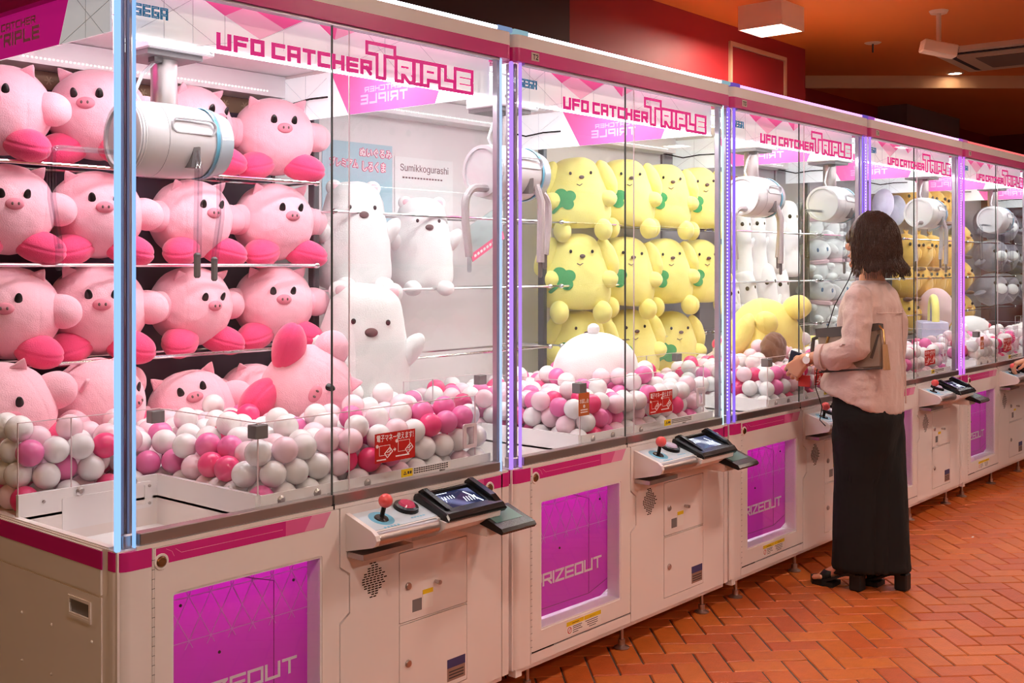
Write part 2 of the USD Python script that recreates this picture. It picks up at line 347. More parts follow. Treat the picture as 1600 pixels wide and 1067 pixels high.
# lettering polygons (front plane, x right, z up)
P_ufo, _e = word('UFO CATCHER', .268, 1.9125, .0405, .041, .0104, .0072)
P_ufo = aff.affine_transform(P_ufo, [(.772 - .268) / (_e - .0072 - .268), 0, 0, 1, .268 * (1 - (.772 - .268) / (_e - .0072 - .268)), 0])
def tri_word():
    t = .017
    T = glyph('T', .758, 1.915, .096, .083, .02)
    x = .868; ls = []
    for ch, w in (('R', .062), ('I', .018), ('P', .062), ('L', .056), ('E', .068)):
        ls.append(glyph(ch, x, 1.9155, w, .056, .0165) if ch != 'I' else sbox(x, 1.9155, x + .018, 1.9715)); x += w + .0135
    k = 320 / (x - .868) / 1000
    ls = unary_union(ls); ls = aff.affine_transform(ls, [k, 0, 0, 1, .868 * (1 - k), 0])
    white = unary_union([T, ls])
    outer = unary_union([T.buffer(.0095, join_style='mitre'), ls.buffer(.0100, join_style='mitre')])
    outer = unary_union([Polygon(g.exterior) for g in getattr(outer, 'geoms', [outer])])     # counters are filled with pink
    global SPLIT
    SPLIT = .8632
    return outer.difference(white)
P_triple = tri_word()
P_prize, _ = word('PRIZEOUT', .165, .318, .0455, .042, .0072, .0052)
P_prize = aff.affine_transform(P_prize, [(.55 - .165) / (_ - .0052 - .165), 0, 0, 1, .165 * (1 - (.55 - .165) / (_ - .0052 - .165)), 0])
def logo():
    x = .052; a = []
    for ch in 'SEGA':
        g = glyph(ch, x, 1.961, .0205, .028, .0062); mid = unary_union([LineString([(x + .0031 + p * .0143, 1.9641 + q * .0218) for p, q in s])  .buffer(.00045, cap_style='flat', join_style='mitre') for s in GL[ch]])
        a.append(g.difference(mid)); x += .0228
    return unary_union(a)
P_logo = logo()
def side_text():      # smaller lettering of the side sign, drawn in (y, z)
    a, e = word('UFO CATCHER', 0, .036, .020, .017, .0036, .0035); b, e2 = word('TRIPLE', .05, 0, .034, .03, .0066, .006)
    return (a, b), max(e, e2)
P_side, SIDE_W = side_text()
SH = {}
def sh(key, fn):
    if key not in SH: SH[key] = fn()
    return SH[key]
def carcass():
    pts = sbox(.008, .006, 1.352, 1.24).buffer(0)
    m = Manifold.extrude(m3.CrossSection([list(map(tuple, np.array(pts.exterior.coords)[:-1][::-1] if not pts.exterior.is_ccw else np.array(pts.exterior.coords)[:-1]))]), .64).translate((0, 0, .102))
    hole = Manifold.cube((.53, .30, .45)).translate((.125, -.05, .19))
    chute = Manifold.cube((.39, .47, .40)).translate((.03, .04, .66))
    return tm(m - hole - chute)
def corner(x0, x1, y1, z0, z1, r, left, grow=0.0):
    """a front corner column with one round outer edge"""
    a, b = x0 - grow, x1
    if left: p = [(b, -.004 - grow)] + [(a + r + r * math.cos(t), -.004 - grow + r + r * math.sin(t)) for t in np.linspace(-math.pi / 2, -math.pi, 8)] + [(a, y1), (b, y1)]
    else: a, b = x0, x1 + grow; p = [(a, -.004 - grow)] + [(b - r + r * math.cos(t), -.004 - grow + r + r * math.sin(t)) for t in np.linspace(-math.pi / 2, 0, 8)] + [(b, y1), (a, y1)]
    return slabz(Polygon(p), z0, z1)
TAB = [(.652, .585), (.686, .56), (.686, .445), (.652, .42)]
def door_poly():
    o = unary_union([rpoly(.095, .648, .143, .737, .004), Polygon([(.60, .575), (.648, .575), (.682, .552), (.682, .453), (.648, .43), (.60, .43)])])
    return o.difference(rpoly(.140, .590, .203, .624, .006))
def panel_poly():
    o = sbox(.653, .106, 1.306, .737).difference(Polygon([(.64, .58), (.653, .58), (.687, .556), (.687, .449), (.653, .425), (.64, .425)]))
    return o.difference(rpoly(.868, 1.150, .374, .576, .003)).difference(rpoly(.868, 1.150, .142, .371, .003))
def grille():
    ms = []
    for r in range(15):
        z = .476 + r * .0066; n = 1 + min(r, 14 - r) * .8; k = int(n) + 1
        for c in range(k):
            x = .772 + (c - (k - 1) / 2) * .0135 + (.003 if r % 2 else -.003)
            ms.append(box(x - .005, x + .005, -.0052, -.003, z - .0016, z + .0016))
    return cat(ms)
def lock(x, z, y=-.004, r=.0125):
    return lathe([(0, .006), (r * .8, .006), (r, .003), (r, 0), (0, 0)], 20, 'y', (x, y, z))
def ring(x, z, y=-.004, r=.02, t=.004):
    return lathe([(r * .68, .003), (r * .9, .0035), (r, 0), (r * .68, 0), (r * .68, .003)], 24, 'y', (x, y, z))
def net(x0, x1, z0, z1, y, st=.062, t=.0011):
    ls = []
    h = st * .866; nz = int((z1 - z0) / h) + 2; zz = [z1 - k * h for k in range(nz)]
    for k, z in enumerate(zz):
        if z > z0 and k % 3 != 2: ls.append(LineString([(x0, z), (x1, z)]))
    for k in range(-8, 30):
        for sg in (1, -1): ls.append(LineString([(x0 + k * st, z1), (x0 + k * st + sg * (z1 - z0) / math.tan(math.radians(60)), z0)]))
    return slab(unary_union([l.buffer(t) for l in ls]).intersection(sbox(x0, z0, x1, z1)), y, y + .0008)
def foot(x, y):
    return lathe([(0, 0), (.028, 0), (.030, .004), (.020, .010), (.013, .013), (.013, .033), (.0075, .034), (.0075, .098), (.02, .098), (.02, .106), (0, .106)], 16, 'z', (x, y, 0))
def stroke(pts, t): return LineString(pts).buffer(t, cap_style='round')
def hand_icon(x, z, s):
    return unary_union([stroke([(x, z), (x + s, z + s * .8), (x + s * 1.5, z + s * .2), (x + s * .5, z - s * .6), (x, z)], s * .07), stroke([(x + s * .5, z + s * .1), (x + s * 1.1, z + s * .35)], s * .07)])
J_money, J_premium, J_toy, J_first, J_try = cjk('電子マネー使えます!', .0165), cjk('プレミアム', .030), cjk('ぬいぐるみ', .030), cjk('しろくま', .034), cjk('お試し台', .013)
def at(poly, x, z, wide=None):
    if poly is None: return Polygon()
    b = poly.bounds; k = 1 if wide is None else wide / (b[2] - b[0])
    return aff.translate(aff.scale(poly, k, 1, origin=(b[0], b[1])), x - b[0], z - b[1])

def machine(i, bars, strip, tag, claws, label, rows, wall, extras=()):
    X0 = i * W
    t = thing('claw_machine', label, 'claw machine', mtx((X0, 0, 0)), 'claw machines in the row')
    P = lambda name, mesh, m, parent=t, smooth=False, label=None, kind=None: part(name, mesh, m, parent, smooth, label, kind)
    # base
    cb = P('cabinet', sh('carc', carcass), M_white)
    P('corner_column', sh('cl', lambda: corner(.006, .088, .04, .105, .738, .03, True)), M_white, smooth=30)
    P('corner_column', sh('cr', lambda: corner(1.312, 1.354, .04, .105, .738, .02, False)), M_white, smooth=30)
    P('bottom_tray', sh('tray', lambda: cat(cbox(.03, 1.32, .004, 1.2, .088, .104), box(.02, .05, .0, .03, .08, .104))), M_white)
    side = sbox(.07, .105, 1.23, .628).difference(sbox(.121, .566, .21, .603))
    P('side_panel', sh('sp', lambda: slabx(side, .0045, .009)), M_white)
    P('side_panel', sh('sp2', lambda: slabx(sbox(.07, .634, 1.23, .738), .003, .009)), M_white)
    P('handle_recess', sh('hr', lambda: cat(slabx(sbox(.114, .559, .217, .610).difference(sbox(.121, .566, .21, .603)), .0015, .006), slabx(sbox(.12, .565, .211, .57), .002, .009))), M_white)
    P('handle_hole', sh('hh', lambda: box(.0075, .0085, .12, .211, .565, .604)), M_grey)
    P('rivets', sh('rv', lambda: cat([ball((.0045, y, z), .004, 1) for y in (.11, .30, .45, .60, .8, 1.0) for z in (.52, .40, .26, .14)])), M_white)
    P('pink_band', sh('bl', lambda: corner(.006, .088, .042, .696, .739, .03, True, .0008)), M_pink, smooth=30)
    P('pink_band', sh('bs', lambda: slabx(sbox(.063, .694, 1.2, .736), .002, .004)), M_pink)
    P('pink_band', sh('br', lambda: corner(1.312, 1.354, .042, .696, .739, .02, False, .0008)), M_pink, smooth=30)
    P('hinge', sh('hg', lambda: tube([(.0915, -.003, .14), (.0915, -.003, .737)], .0032, 8)), M_white, smooth=40)
    P('hinge_joints', sh('hgj', lambda: cat([box(.0880, .0950, -.0068, -.0050, z, z + .0012) for z in np.arange(.16, .73, .022)])), M_grey)
    # prize door
    d = P('prize_door', sh('door', lambda: slab(door_poly(), -.005, .004)), M_white)
    P('pink_band', sh('b1', lambda: slab(sbox(.099, .697, .47, .735), -.0058, -.0049)), M_pink, d)
    P('pink_band', sh('b2', lambda: slab(pl((.47, .697), (.53, .697), (.555, .735), (.47, .735)), -.0058, -.0049)), M_pale2, d, label='rose facet at the end of the pink band')
    P('pink_band', sh('b3', lambda: slab(unary_union([pl((.53, .697), (.595, .697), (.62, .735), (.555, .735))]), -.0058, -.0049)), M_pale, d, label='pale pink facet at the end of the pink band')
    P('band_line', sh('b4', lambda: slab(unary_union([stroke([(.15, .726), (.165, .715), (.46, .715)], .0006), stroke([(.125, .73), (.14, .722), (.146, .71)], .0005)]), -.0063, -.0057)), M_pale, d)
    P('lock', sh('lk1', lambda: lock(.112, .703, -.005)), M_brass, d, 30); P('lock_ring', sh('lr1', lambda: ring(.112, .703, -.005)), M_white, d, 30)
    P('window_frame', sh('wf', lambda: slab(rpoly(.140, .590, .203, .624, .006).difference(rpoly(.146, .584, .209, .618, .004)), -.003, .05)), M_inner, d)
    P('prize_window', sh('pw', lambda: slab(sbox(.142, .205, .588, .622), .0005, .0025)), M_glass, d)
    flap = pl((.128, .220), (.545, .216), (.647, .254), (.647, .64), (.128, .64))
    fp = P('prize_flap', sh('flap', lambda: slab(flap, .052, .057)), M_purple, t, label='purple translucent prize flap')
    P('lettering', sh('po', lambda: slab(P_prize, .0505, .0521)), M_print, fp, label='white lettering PRIZEOUT')
    P('line_pattern', sh('nt', lambda: net(.13, .646, .46, .64, .0512)), M_lilac, fp)
    P('seam', sh('seam', lambda: slab(unary_union([stroke([(.476, .240), (.476, .572), (.385, .60)], .0013), stroke([(.14, .245), (.476, .240), (.645, .285)], .0013)]), .051, .0521)), mat('seam_purple', (150, 40, 140), .4), fp)
    P('screw', sh('scw', lambda: cat([ball((x, .052, z), .0042, 1) for x, z in ((.632, .60), (.632, .54), (.632, .42), (.632, .30), (.54, .56), (.20, .57), (.31, .43))])), M_dark, fp)
    P('flap_stop', sh('fs', lambda: lathe([(0, .01), (.012, .01), (.012, 0), (0, 0)], 12, 'y', (.636, .03, .262))), M_black, fp)
    P('prize_bin', sh('bin', lambda: cat(box(.126, .654, .0, .25, .191, .194), box(.651, .654, .0, .25, .19, .639), box(.126, .654, .247, .25, .19, .639), box(.126, .129, 0, .25, .19, .639))), M_inner)
    P('bin_light', sh('binl', lambda: box(.16, .60, .10, .14, .632, .637)), emit('bin_glow', (255, 240, 250), 17))
    w = P('warning_label', sh('wl', lambda: slab(sbox(.275, .150, .47, .196), -.0056, -.0049)), M_label)
    P('header', sh('wl2', lambda: slab(unary_union([sbox(.276, .181, .371, .195), sbox(.374, .181, .469, .195)]), -.0060, -.0055)), M_yel, w, label='yellow caution header')
    P('print', sh('wl3', lambda: slab(unary_union([sbox(x, z, x + l, z + .0022) for x, z, l in ((.31, .174, .05), (.31, .168, .045), (.31, .161, .052), (.31, .154, .03), (.38, .174, .07), (.39, .167, .06), (.39, .160, .06), (.40, .153, .04), (.305, .186, .04), (.405, .186, .035))]), -.0060, -.0055)), M_text, w)
    P('symbol', sh('wl4', lambda: slab(Point(.292, .166).buffer(.011).difference(Point(.292, .166).buffer(.0088)).union(stroke([(.286, .160), (.298, .172)], .001)), -.0060, -.0055)), M_red, w)
    P('gap', sh('gp', lambda: box(.093, .21, -.003, .006, .1375, .1425)), M_dark)
    P('gap', sh('gp2', lambda: box(.21, .655, -.003, .006, .1395, .1425)), M_grey)
    P('lower_panel', sh('lp', lambda: slab(rpoly(.0905, .651, .106, .137, .002), -.004, .006)), M_white)
    # control side
    c = P('control_panel', sh('cp', lambda: slab(panel_poly(), -.0045, .006)), M_white)
    for z0, z1, key in ((.3765, .5735, 'A'), (.1445, .3685, 'B')):
        s = P('service_door', sh('sd' + key, lambda: slab(rpoly(.8705, 1.1475, z0, z1, .003), -.005, .004)), M_white)
        P('lock', sh('sl' + key, lambda: lock(.903, .476 if key == 'A' else .256, -.005, .011)), M_steel, s, 30)
        if key == 'A':
            P('knob', sh('kn', lambda: lathe([(0, .022), (.006, .022), (.007, .018), (.005, .0), (0, 0)], 12, 'y', (1.013, -.005, .467))), M_steel, s, 30)
            P('coin_return', sh('cr_', lambda: slab(sbox(.92, .397, .957, .432), -.0056, -.0048)), M_grey, s)
            l = P('label', sh('lb', lambda: slab(sbox(.961, .397, 1.003, .452), -.0056, -.0049)), M_label, s)
            stg = P('label', sh('lb2', lambda: slab(sbox(.961, .439, 1.003, .452), -.006, -.0055)), M_yel, s, label='yellow head of the small label')
        else:
            P('rating_plate', sh('rp', lambda: slab(sbox(1.063, .157, 1.140, .222), -.0056, -.0049)), mat('plate_tan', (150, 120, 108), .45), s)
            P('rating_plate', sh('rp2', lambda: slab(sbox(1.063, .196, 1.140, .222), -.006, -.0055)), mat('plate_navy', (62, 62, 112), .45), s, label='navy head of the rating plate')
            P('rating_print', sh('rp3', lambda: slab(unary_union([sbox(1.07, z, 1.133, z + .004) for z in (.164, .173, .182)]), -.006, -.0055)), M_text, s)
    P('speaker_grille', sh('gr', grille), M_dark)
    P('lock', sh('lk2', lambda: lock(1.25, .703, -.005)), M_brass, t, 30); P('lock_ring', sh('lr2', lambda: ring(1.25, .703, -.005)), M_white, t, 30)
    P('pink_band', sh('b5', lambda: slab(sbox(1.225, .697, 1.305, .735), -.0053, -.0044)), M_pink)
    P('pink_band', sh('b6', lambda: slab(pl((1.16, .735), (1.185, .697), (1.225, .697), (1.225, .735)), -.0053, -.0044)), M_pale2, label='rose facet at the end of the pink band')
    # control deck
    dk = P('control_deck', sh('dk', lambda: slabx(pl((0, .716), (-.112, .681), (-.112, .65), (0, .622)), .684, .93)), M_white)
    cap = pl((0, .722), (-.108, .688), (-.122, .678), (-.127, .664), (-.120, .650), (-.108, .644), (0, .618))
    P('end_cap', sh('ec', lambda: slabx(cap, .671, .685)), M_white, dk, 30)
    P('front_roll', sh('fr', lambda: tube([(.686, -.106, .664), (.912, -.106, .664)], .0195, 16)), M_steel, dk, 40)
    P('bracket', sh('bk', lambda: box(.676, .86, -.07, -.004, .603, .618)), M_steel, dk)
    P('plate', sh('plt', lambda: slabx(pl((-.006, .7160), (-.100, .6866), (-.100, .6846), (-.006, .714)), .688, .925)), M_plate, dk)
    P('plate_print', sh('pp', lambda: _tilt(slabz(Point(.755, -.054).buffer(.036).difference(Point(.755, -.054).buffer(.019)), 0, .0008))), M_cyan, dk)
    P('plate_letters', sh('ppl', lambda: cat([_tilt(slabz(unary_union([sbox(.725 + k * .012, -.1, .733 + k * .012, -.094) for k in range(5)] + [sbox(.84 + k * .011, -.085, .848 + k * .011, -.080) for k in range(5)]), 0, .0008))])), M_cyan, dk, kind='stuff')
    js = P('joystick', sh('js', lambda: cat(tube([(.755, -.054, .70), (.764, -.058, .742)], .0065, 10), _tilt(lathe([(0, .006), (.018, .004), (.021, 0), (0, 0)], 20, 'z', (.755, -.054, 0))))), M_black, t, 30)
    P('ball_top', sh('jb', lambda: ball((.766, -.059, .748), .0195, 3)), M_redball, js, True, label='coral red ball knob')
    bt = P('button', sh('bt', lambda: _tilt(lathe([(0, .014), (.024, .014), (.034, .011), (.036, .0), (0, 0)], 28, 'z', (.866, -.034, 0)))), M_black, t, 30)
    P('button_cap', sh('bc', lambda: _tilt(lathe([(0, .021), (.02, .019), (.025, .013), (0, .013)], 28, 'z', (.866, -.034, 0)))), mat('button_rose', (206, 70, 110), .15) if i in (0,) else mat('button_lilac', (206, 196, 226), .15), bt, 30)
    sc = P('screen_unit', sh('sc', lambda: _bez()), M_black, t, 20)
    P('display', sh('ds', lambda: _disp()), _display(i), sc)
    P('display_print', sh('dp', lambda: _dprint()), emit('display_lines', (235, 240, 255), 1.6), sc)
    P('shell', sh('sl', lambda: _shell()), M_white, sc, 20)
    rd = P('card_reader', sh('rd', lambda: _reader()), M_black, t, 20)
    P('reader_screen', sh('rs', lambda: _rscreen()), mat('reader_teal', (94, 130, 128), .15), rd)
    P('reader_arm', sh('ra', lambda: slabx(pl((0, .66), (-.13, .625), (-.13, .600), (0, .60)), 1.10, 1.20)), M_white, rd)
    for x in (.13, .665, 1.22):
        P('levelling_foot', sh('ft%g' % x, lambda: foot(x, .045)), M_steel, t, 30)
    for x in (.13, 1.22): P('levelling_foot', sh('fb%g' % x, lambda: foot(x, 1.15)), M_steel, t, 30)
    # sill
    P('white_sill', sh('ws', lambda: cat(box(.05, .628, -.004, .05, .738, .7475), box(.634, 1.335, -.004, .05, .738, .7475))), M_white)
    P('side_sill', sh('ss', lambda: cat(box(.012, .03, .05, 1.2, .738, .7455), box(1.33, 1.348, .05, 1.2, .738, .7455))), M_white)
    P('steel_sill', sh('st', lambda: cat(cbox(.06, .6285, -.002, .03, .7490, .7765, .002), cbox(.6335, 1.318, -.002, .03, .7490, .7765, .002))), M_steel)
    P('sill_joint', sh('sj', lambda: box(.627, .635, -.003, .02, .738, .752)), M_dark)
    # glass
    P('glass_pane', sh('g1', lambda: sheety(.05, .70, .015, .776, 2.036)), M_glass, label='left sliding front pane')
    P('glass_pane', sh('g2', lambda: sheety(.632, 1.318, .006, .776, 2.036)), M_glass, label='right sliding front pane')
    P('pane_edge', sh('ge', lambda: box(.6305, .6335, .0035, .009, .776, 2.036)), M_edge)
    P('pane_edge', sh('ge2', lambda: box(.6995, .7010, .013, .0175, .776, 2.036)), M_acedge)
    P('glass_pane', sh('g3', lambda: sheetx(.0215, .05, 1.21, .745, 2.036)), M_glass, label='left side pane')
    P('glass_pane', sh('g4', lambda: sheetx(1.3385, .05, 1.21, .745, 2.036)), M_glass, label='right side pane')
    # corner posts and light bars
    P('corner_post', sh('po1', lambda: cat(cbox(.030, .041, .030, .052, .74, 2.036, .003), cbox(.044, .056, .022, .048, .74, 2.036, .003))), M_alu)
    P('corner_post', sh('po2', lambda: cat(cbox(1.319, 1.332, .022, .046, .74, 2.036, .003))), M_alu)
    P('post_foot', sh('pf', lambda: cat(cbox(.026, .06, .018, .054, .738, .775, .004), cbox(1.316, 1.335, .018, .05, .738, .77, .004))), M_steel)
    P('light_bar', sh('lb1', lambda: cbox(.004, .018, .004, .018, .741, 2.036, .004)), emit('glow_%s' % bars[0][0], bars[0][1], GLOW * bars[0][2]), label='glowing corner bar')
    P('light_bar', sh('lb2_', lambda: cbox(1.303, 1.313, -.004, .003, .741, 2.036, .003)), emit('glow_%s' % bars[1][0], bars[1][1], GLOW * bars[1][2]), label='glowing corner bar')
    P('edge_line', sh('el', lambda: cbox(.0475, .0515, .000, .012, .745, 2.036, .001)), emit('glowedge_%s' % bars[0][0], bars[0][1], 1.1))
    P('acrylic_edge', sh('ae', lambda: cat(cbox(.0185, .028, .004, .022, .741, 2.036, .002), cbox(1.342, 1.354, .002, .018, .741, 2.036, .003))), M_acryl)
    P('led_dots', sh('ld', lambda: cat([box(1.3455, 1.3485, .0, .002, z, z + .006) for z in np.arange(.8, 2.0, .0145)])), emit('led_dot', (235, 236, 255), 3.0), kind='stuff')
    # roof
    def bandring(z0, z1, g=0.0):
        o = Polygon([(.003 - g, .03)] + [(.033 - g + (.03) * math.cos(a), .018 - g + .03 * math.sin(a)) for a in np.linspace(math.pi, 1.5 * math.pi, 7)] + [(1.327 + g + .03 * math.cos(a), .018 - g + .03 * math.sin(a)) for a in np.linspace(1.5 * math.pi, 2 * math.pi, 7)] + [(1.357 + g, 1.25), (.003 - g, 1.25)])
        return slabz(o.difference(sbox(.03, .016, 1.33, 1.23)), z0, z1)
    P('roof_band', sh('rb1', lambda: bandring(2.036, 2.0795)), M_pink, t, 30, label='magenta roof band')
    P('roof_band', sh('rb2', lambda: bandring(2.0795, 2.1205)), M_white, t, 30, label='white roof band')
    P('roof', sh('rf', lambda: box(.01, 1.35, .01, 1.24, 2.102, 2.1195)), M_inner)
    P('roof_lip', sh('rl', lambda: box(.06, 1.30, -.004, .02, 2.0285, 2.0365)), M_alu)
    P('top_light', sh('tl', lambda: cbox(.075, 1.285, -.010, .010, 2.122, 2.134, .003)), emit('top_%s' % strip[0], strip[1], strip[2]), label='glowing strip along the roof edge')
    P('light_channel', sh('lc', lambda: cat(cbox(.004, .075, -.010, .012, 2.121, 2.137, .003), cbox(1.285, 1.356, -.010, .012, 2.121, 2.137, .003), cbox(.004, .02, .012, 1.2, 2.121, 2.135, .003))), emit('topend_%s' % strip[0], tuple(int(v * .8) for v in bars[1][1]), .8))
    tg = P('number_tag', sh('tg', lambda: slab(sbox(.083, 2.0465, .122, 2.0735), -.0135, -.0118)), mat('tag_paper', (206, 182, 178), .5)) if tag else None
    if tag: P('lettering', txt_slab(tag, .016, (.089, -.0134, 2.0515), .0006, True, .027), M_dark, tg)
    # sign behind the front glass
    fs = P('front_sign', sh('fsg', lambda: slab(sbox(.06, 1.921, 1.318, 2.07), .060, .066)), M_sign)
    P('sign_facet', sh('f1', lambda: slab(unary_union([pl((.256, 2.048), (.402, 2.048), (.332, 2.012)), pl((.402, 2.048), (.595, 2.048), (.515, 2.008)), pl((.600, 2.06), (.697, 2.048), (.687, 2.006))]).buffer(.0), .0592, .0601)), M_signpink, fs, label='rose triangles')
    P('sign_facet', sh('f2', lambda: slab(unary_union([pl((.332, 2.012), (.402, 2.048), (.515, 2.008), (.438, 1.969)), pl((.687, 2.006), (.697, 2.048), (.78, 2.048))]), .0592, .0601)), M_signpale, fs, label='pale pink facets')
    P('sign_lines', sh('f3', lambda: slab(unary_union([LineString(l).buffer(.0006) for l in ([(.10, 2.048), (.332, 1.921)], [(.256, 2.048), (.10, 1.945)], [(.438, 1.969), (.24, 1.921)], [(.24, 1.921), (.24, 2.048)], [(.332, 1.921), (.332, 2.012)], [(.438, 1.969), (.60, 2.048)], [(.70, 1.93), (.95, 2.048)], [(.80, 2.048), (.95, 1.93)], [(.874, 1.93), (.874, 2.048)], [(.515, 1.95), (.515, 2.0)], [(1.0, 2.048), (1.15, 1.95)], [(.16, 1.93), (.16, 2.048)])]).intersection(sbox(.06, 1.921, 1.318, 2.05)), .0594, .0601)), M_hair_line, fs)
    P('sign_edge', sh('f4', lambda: box(.06, 1.318, .058, .070, 1.9175, 1.9215)), emit('sign_edge_glow', (255, 250, 255), 24.0), fs)
    P('lettering', sh('ufo', lambda: slab(P_ufo.intersection(sbox(.2, 1.8, .42, 2.1)), .0018, .0036)), M_letterT, label='magenta lettering UFO')
    P('lettering', sh('ufo2', lambda: slab(P_ufo.intersection(sbox(.42, 1.8, .9, 2.1)), .0018, .0036)), M_letterT, label='magenta lettering CATCHER')
    P('lettering', sh('tri', lambda: slab(P_triple.intersection(sbox(.7, 1.8, SPLIT, 2.1)), .0018, .0036)), M_letterT, label='large outlined magenta letter T')
    P('lettering', sh('tri2', lambda: slab(P_triple.intersection(sbox(SPLIT, 1.8, 1.3, 2.1)), .0018, .0036)), M_letterT, label='outlined magenta letters RIPLE')
    P('logo', sh('sega', lambda: slab(P_logo, .0112, .0128)), M_blue, label='striped blue lettering SEGA')
    for sx, key in (((.027, 'L'), (1.329, 'R')) if i == 0 else ((1.329, 'R'),)):
        g = P('side_sign', sh('sg' + key, lambda: slabx(sbox(.07, 1.926, 1.12, 2.09), sx, sx + .005)), M_sign)
        xo = (sx - .0006, sx + .0003) if key == 'L' else (sx + .0047, sx + .0056)
        P('sign_facet', sh('sf' + key, lambda: cat(slabx(pl((.308, 1.9265), (.74, 1.9265), (.838, 2.09), (.235, 2.09)), sx - .0004, sx + .0054))), M_signpink if key == 'R' else mat('side_magenta', (220, 24, 140), .3, emission_color=lin((228, 30, 150)), emission_strength=.4), g)
        for q, tx in enumerate(P_side):
            tx = aff.scale(tx, 1.15, 1.15, origin=(0, 0)); tx = aff.affine_transform(tx, [-1, 0, 0, 1, .70, 1.955]) if key == 'L' else aff.translate(tx, .38, 1.955)
            P('lettering', sh('sx%s%d' % (key, q), lambda: slabx(tx, sx - .0008, sx + .0058)), mat('side_letters', (246, 160, 205), .4), g)
        P('sign_lines', sh('sn' + key, lambda: slabx(unary_union([LineString(l).buffer(.0006) for l in ([(.07, 2.0), (.30, 1.926)], [(.10, 1.926), (.28, 2.07)], [(.18, 1.926), (.18, 2.09)], [(.9, 1.926), (1.1, 2.08)], [(1.1, 1.94), (.86, 2.07)], [(.98, 1.926), (.98, 2.09)])]), sx - .0005, sx + .0055)), M_hair_line, g)
    # inside
    P('rear_wall', sh('rw', lambda: box(.01, 1.35, 1.215, 1.235, .70, 2.1)), wall)
    P('rear_post', sh('rpst', lambda: cbox(.012, .040, .985, 1.02, .742, 2.03, .003)), mat('post_dark', (92, 94, 98), .4, .6))
    P('header', sh('hdr', lambda: box(.03, 1.33, 1.10, 1.215, 2.02, 2.1)), M_inner)
    P('led_strip', sh('hled', lambda: cat([box(x, x + .006, 1.0985, 1.0998, 2.036, 2.040) for x in np.arange(.08, 1.25, .014)])), emit('led_dot2', (255, 246, 240), 3.5), kind='stuff')
    P('tube_light', sh('tb1', lambda: cbox(.10, 1.26, .085, .135, 2.085, 2.1, .004)), emit('tube_glow', (255, 250, 250), INNER * .7))
    P('tube_light', sh('tb2', lambda: cbox(.10, 1.26, .36, .62, 2.088, 2.101, .004)), emit('tube_glow2', (255, 250, 250), INNER))
    bed = sbox(.012, .02, 1.348, 1.22).difference(sbox(.03, .04, .42, .51))
    P('bed_floor', sh('bed', lambda: slabz(bed, .735, .7415)), M_inner)
    ch = P('chute_wall', sh('ch', lambda: cat(box(.024, .435, .511, .524, .655, .80), box(.421, .435, .056, .511, .655, .80), box(.435, 1.318, .052, .058, .741, .797))), M_inner)
    P('chute_floor', sh('cf', lambda: cat(box(.03, .42, .04, .51, .652, .662), box(.03, .22, .04, .2, .662, .70))), M_inner)
    P('chute_bracket', sh('cbk', lambda: slab(rpoly(.325, .405, .712, .785, .008).difference(rpoly(.349, .381, .722, .775, .003)), .507, .512)), M_inner, ch)
    P('chute_panel', sh('cpn', lambda: slab(rpoly(.14, .30, .69, .775, .004), .508, .512)), M_inner, ch)
    P('bolts', sh('cbl', lambda: cat([lathe([(0, .006), (.006, .006), (.012, .002), (.012, 0), (0, 0)], 14, 'y', p) for p in ((.19, .509, .787), (.345, .509, .790), (.50, .052, .777), (.62, .052, .777), (.80, .052, .777), (1.10, .052, .777))] + [lathe([(0, .004), (.004, .004), (.004, 0), (0, 0)], 8, 'y', p) for p in ((.336, .507, .772), (.336, .507, .724), (.394, .507, .772), (.394, .507, .724), (.09, .51, .775))])), M_steel, ch, 30)
    aw = P('acrylic_wall', sh('aw1', lambda: sheety(.024, .428, .516, .80, .985)), M_acryl)
    P('acrylic_wall', sh('aw2', lambda: sheetx(.428, .056, .514, .80, .985)), M_acryl)
    P('acrylic_wall', sh('aw3', lambda: sheety(.430, 1.25, .055, .797, .985)), M_acryl)
    P('acrylic_rim', sh('ar', lambda: cat(box(.024, .428, .5135, .5185, .9835, .9855), box(.4255, .4305, .056, .514, .9835, .9855), box(.430, 1.25, .0525, .0575, .9835, .9855), box(.024, .0255, .5135, .5185, .80, .985), box(.168, .1695, .5135, .5185, .80, .985), box(.4265, .4295, .0535, .0565, .80, .985), box(1.2485, 1.25, .0525, .0575, .80, .985))), M_acedge)
    P('corner_clip', sh('cc1', lambda: cbox(.398, .44, .500, .530, .945, .98, .002)), M_grey)
    P('corner_clip', sh('cc2', lambda: cbox(.412, .452, .042, .078, .945, .98, .002)), M_grey)
    P('corner_clip', sh('cc3', lambda: slab(rpoly(1.19, 1.25, .825, .90, .006).difference(rpoly(1.203, 1.237, .835, .89, .003)), .047, .052)), M_acedge)
    for z in rows:
        P('shelf_rod', sh('rod%g' % z, lambda: cat(tube([(.03, .90, z), (1.315, .90, z)], .006, 8), ball((1.315, .90, z), .012, 2), ball((.04, .90, z), .012, 2), tube([(.04, .9, z), (.04, 1.21, z)], .005, 6), tube([(1.315, .9, z), (1.315, 1.21, z)], .005, 6), tube([(.04, 1.10, z), (1.315, 1.10, z)], .005, 6))), M_chrome, t, 30)
    P('gantry_rail', sh('rail', lambda: cat(box(.03, 1.33, .27, .285, 2.06, 2.08), box(.03, 1.33, .45, .465, 2.06, 2.08))), M_alu)
    for cx, kind in claws: claw(P, cx, kind)
    P('cable', sh('cab', lambda: tube([(1.30, 1.16, 2.02), (1.31, 1.04, 1.99), (1.315, .94, 2.0), (1.315, .84, 1.998)], .0035, 6)), M_dark, t, 30)
    st = P('sticker', sh('rs1', lambda: slab(sbox(.784, .838, .939, .920), .0032, .0042)), M_red, label='red instruction sticker')
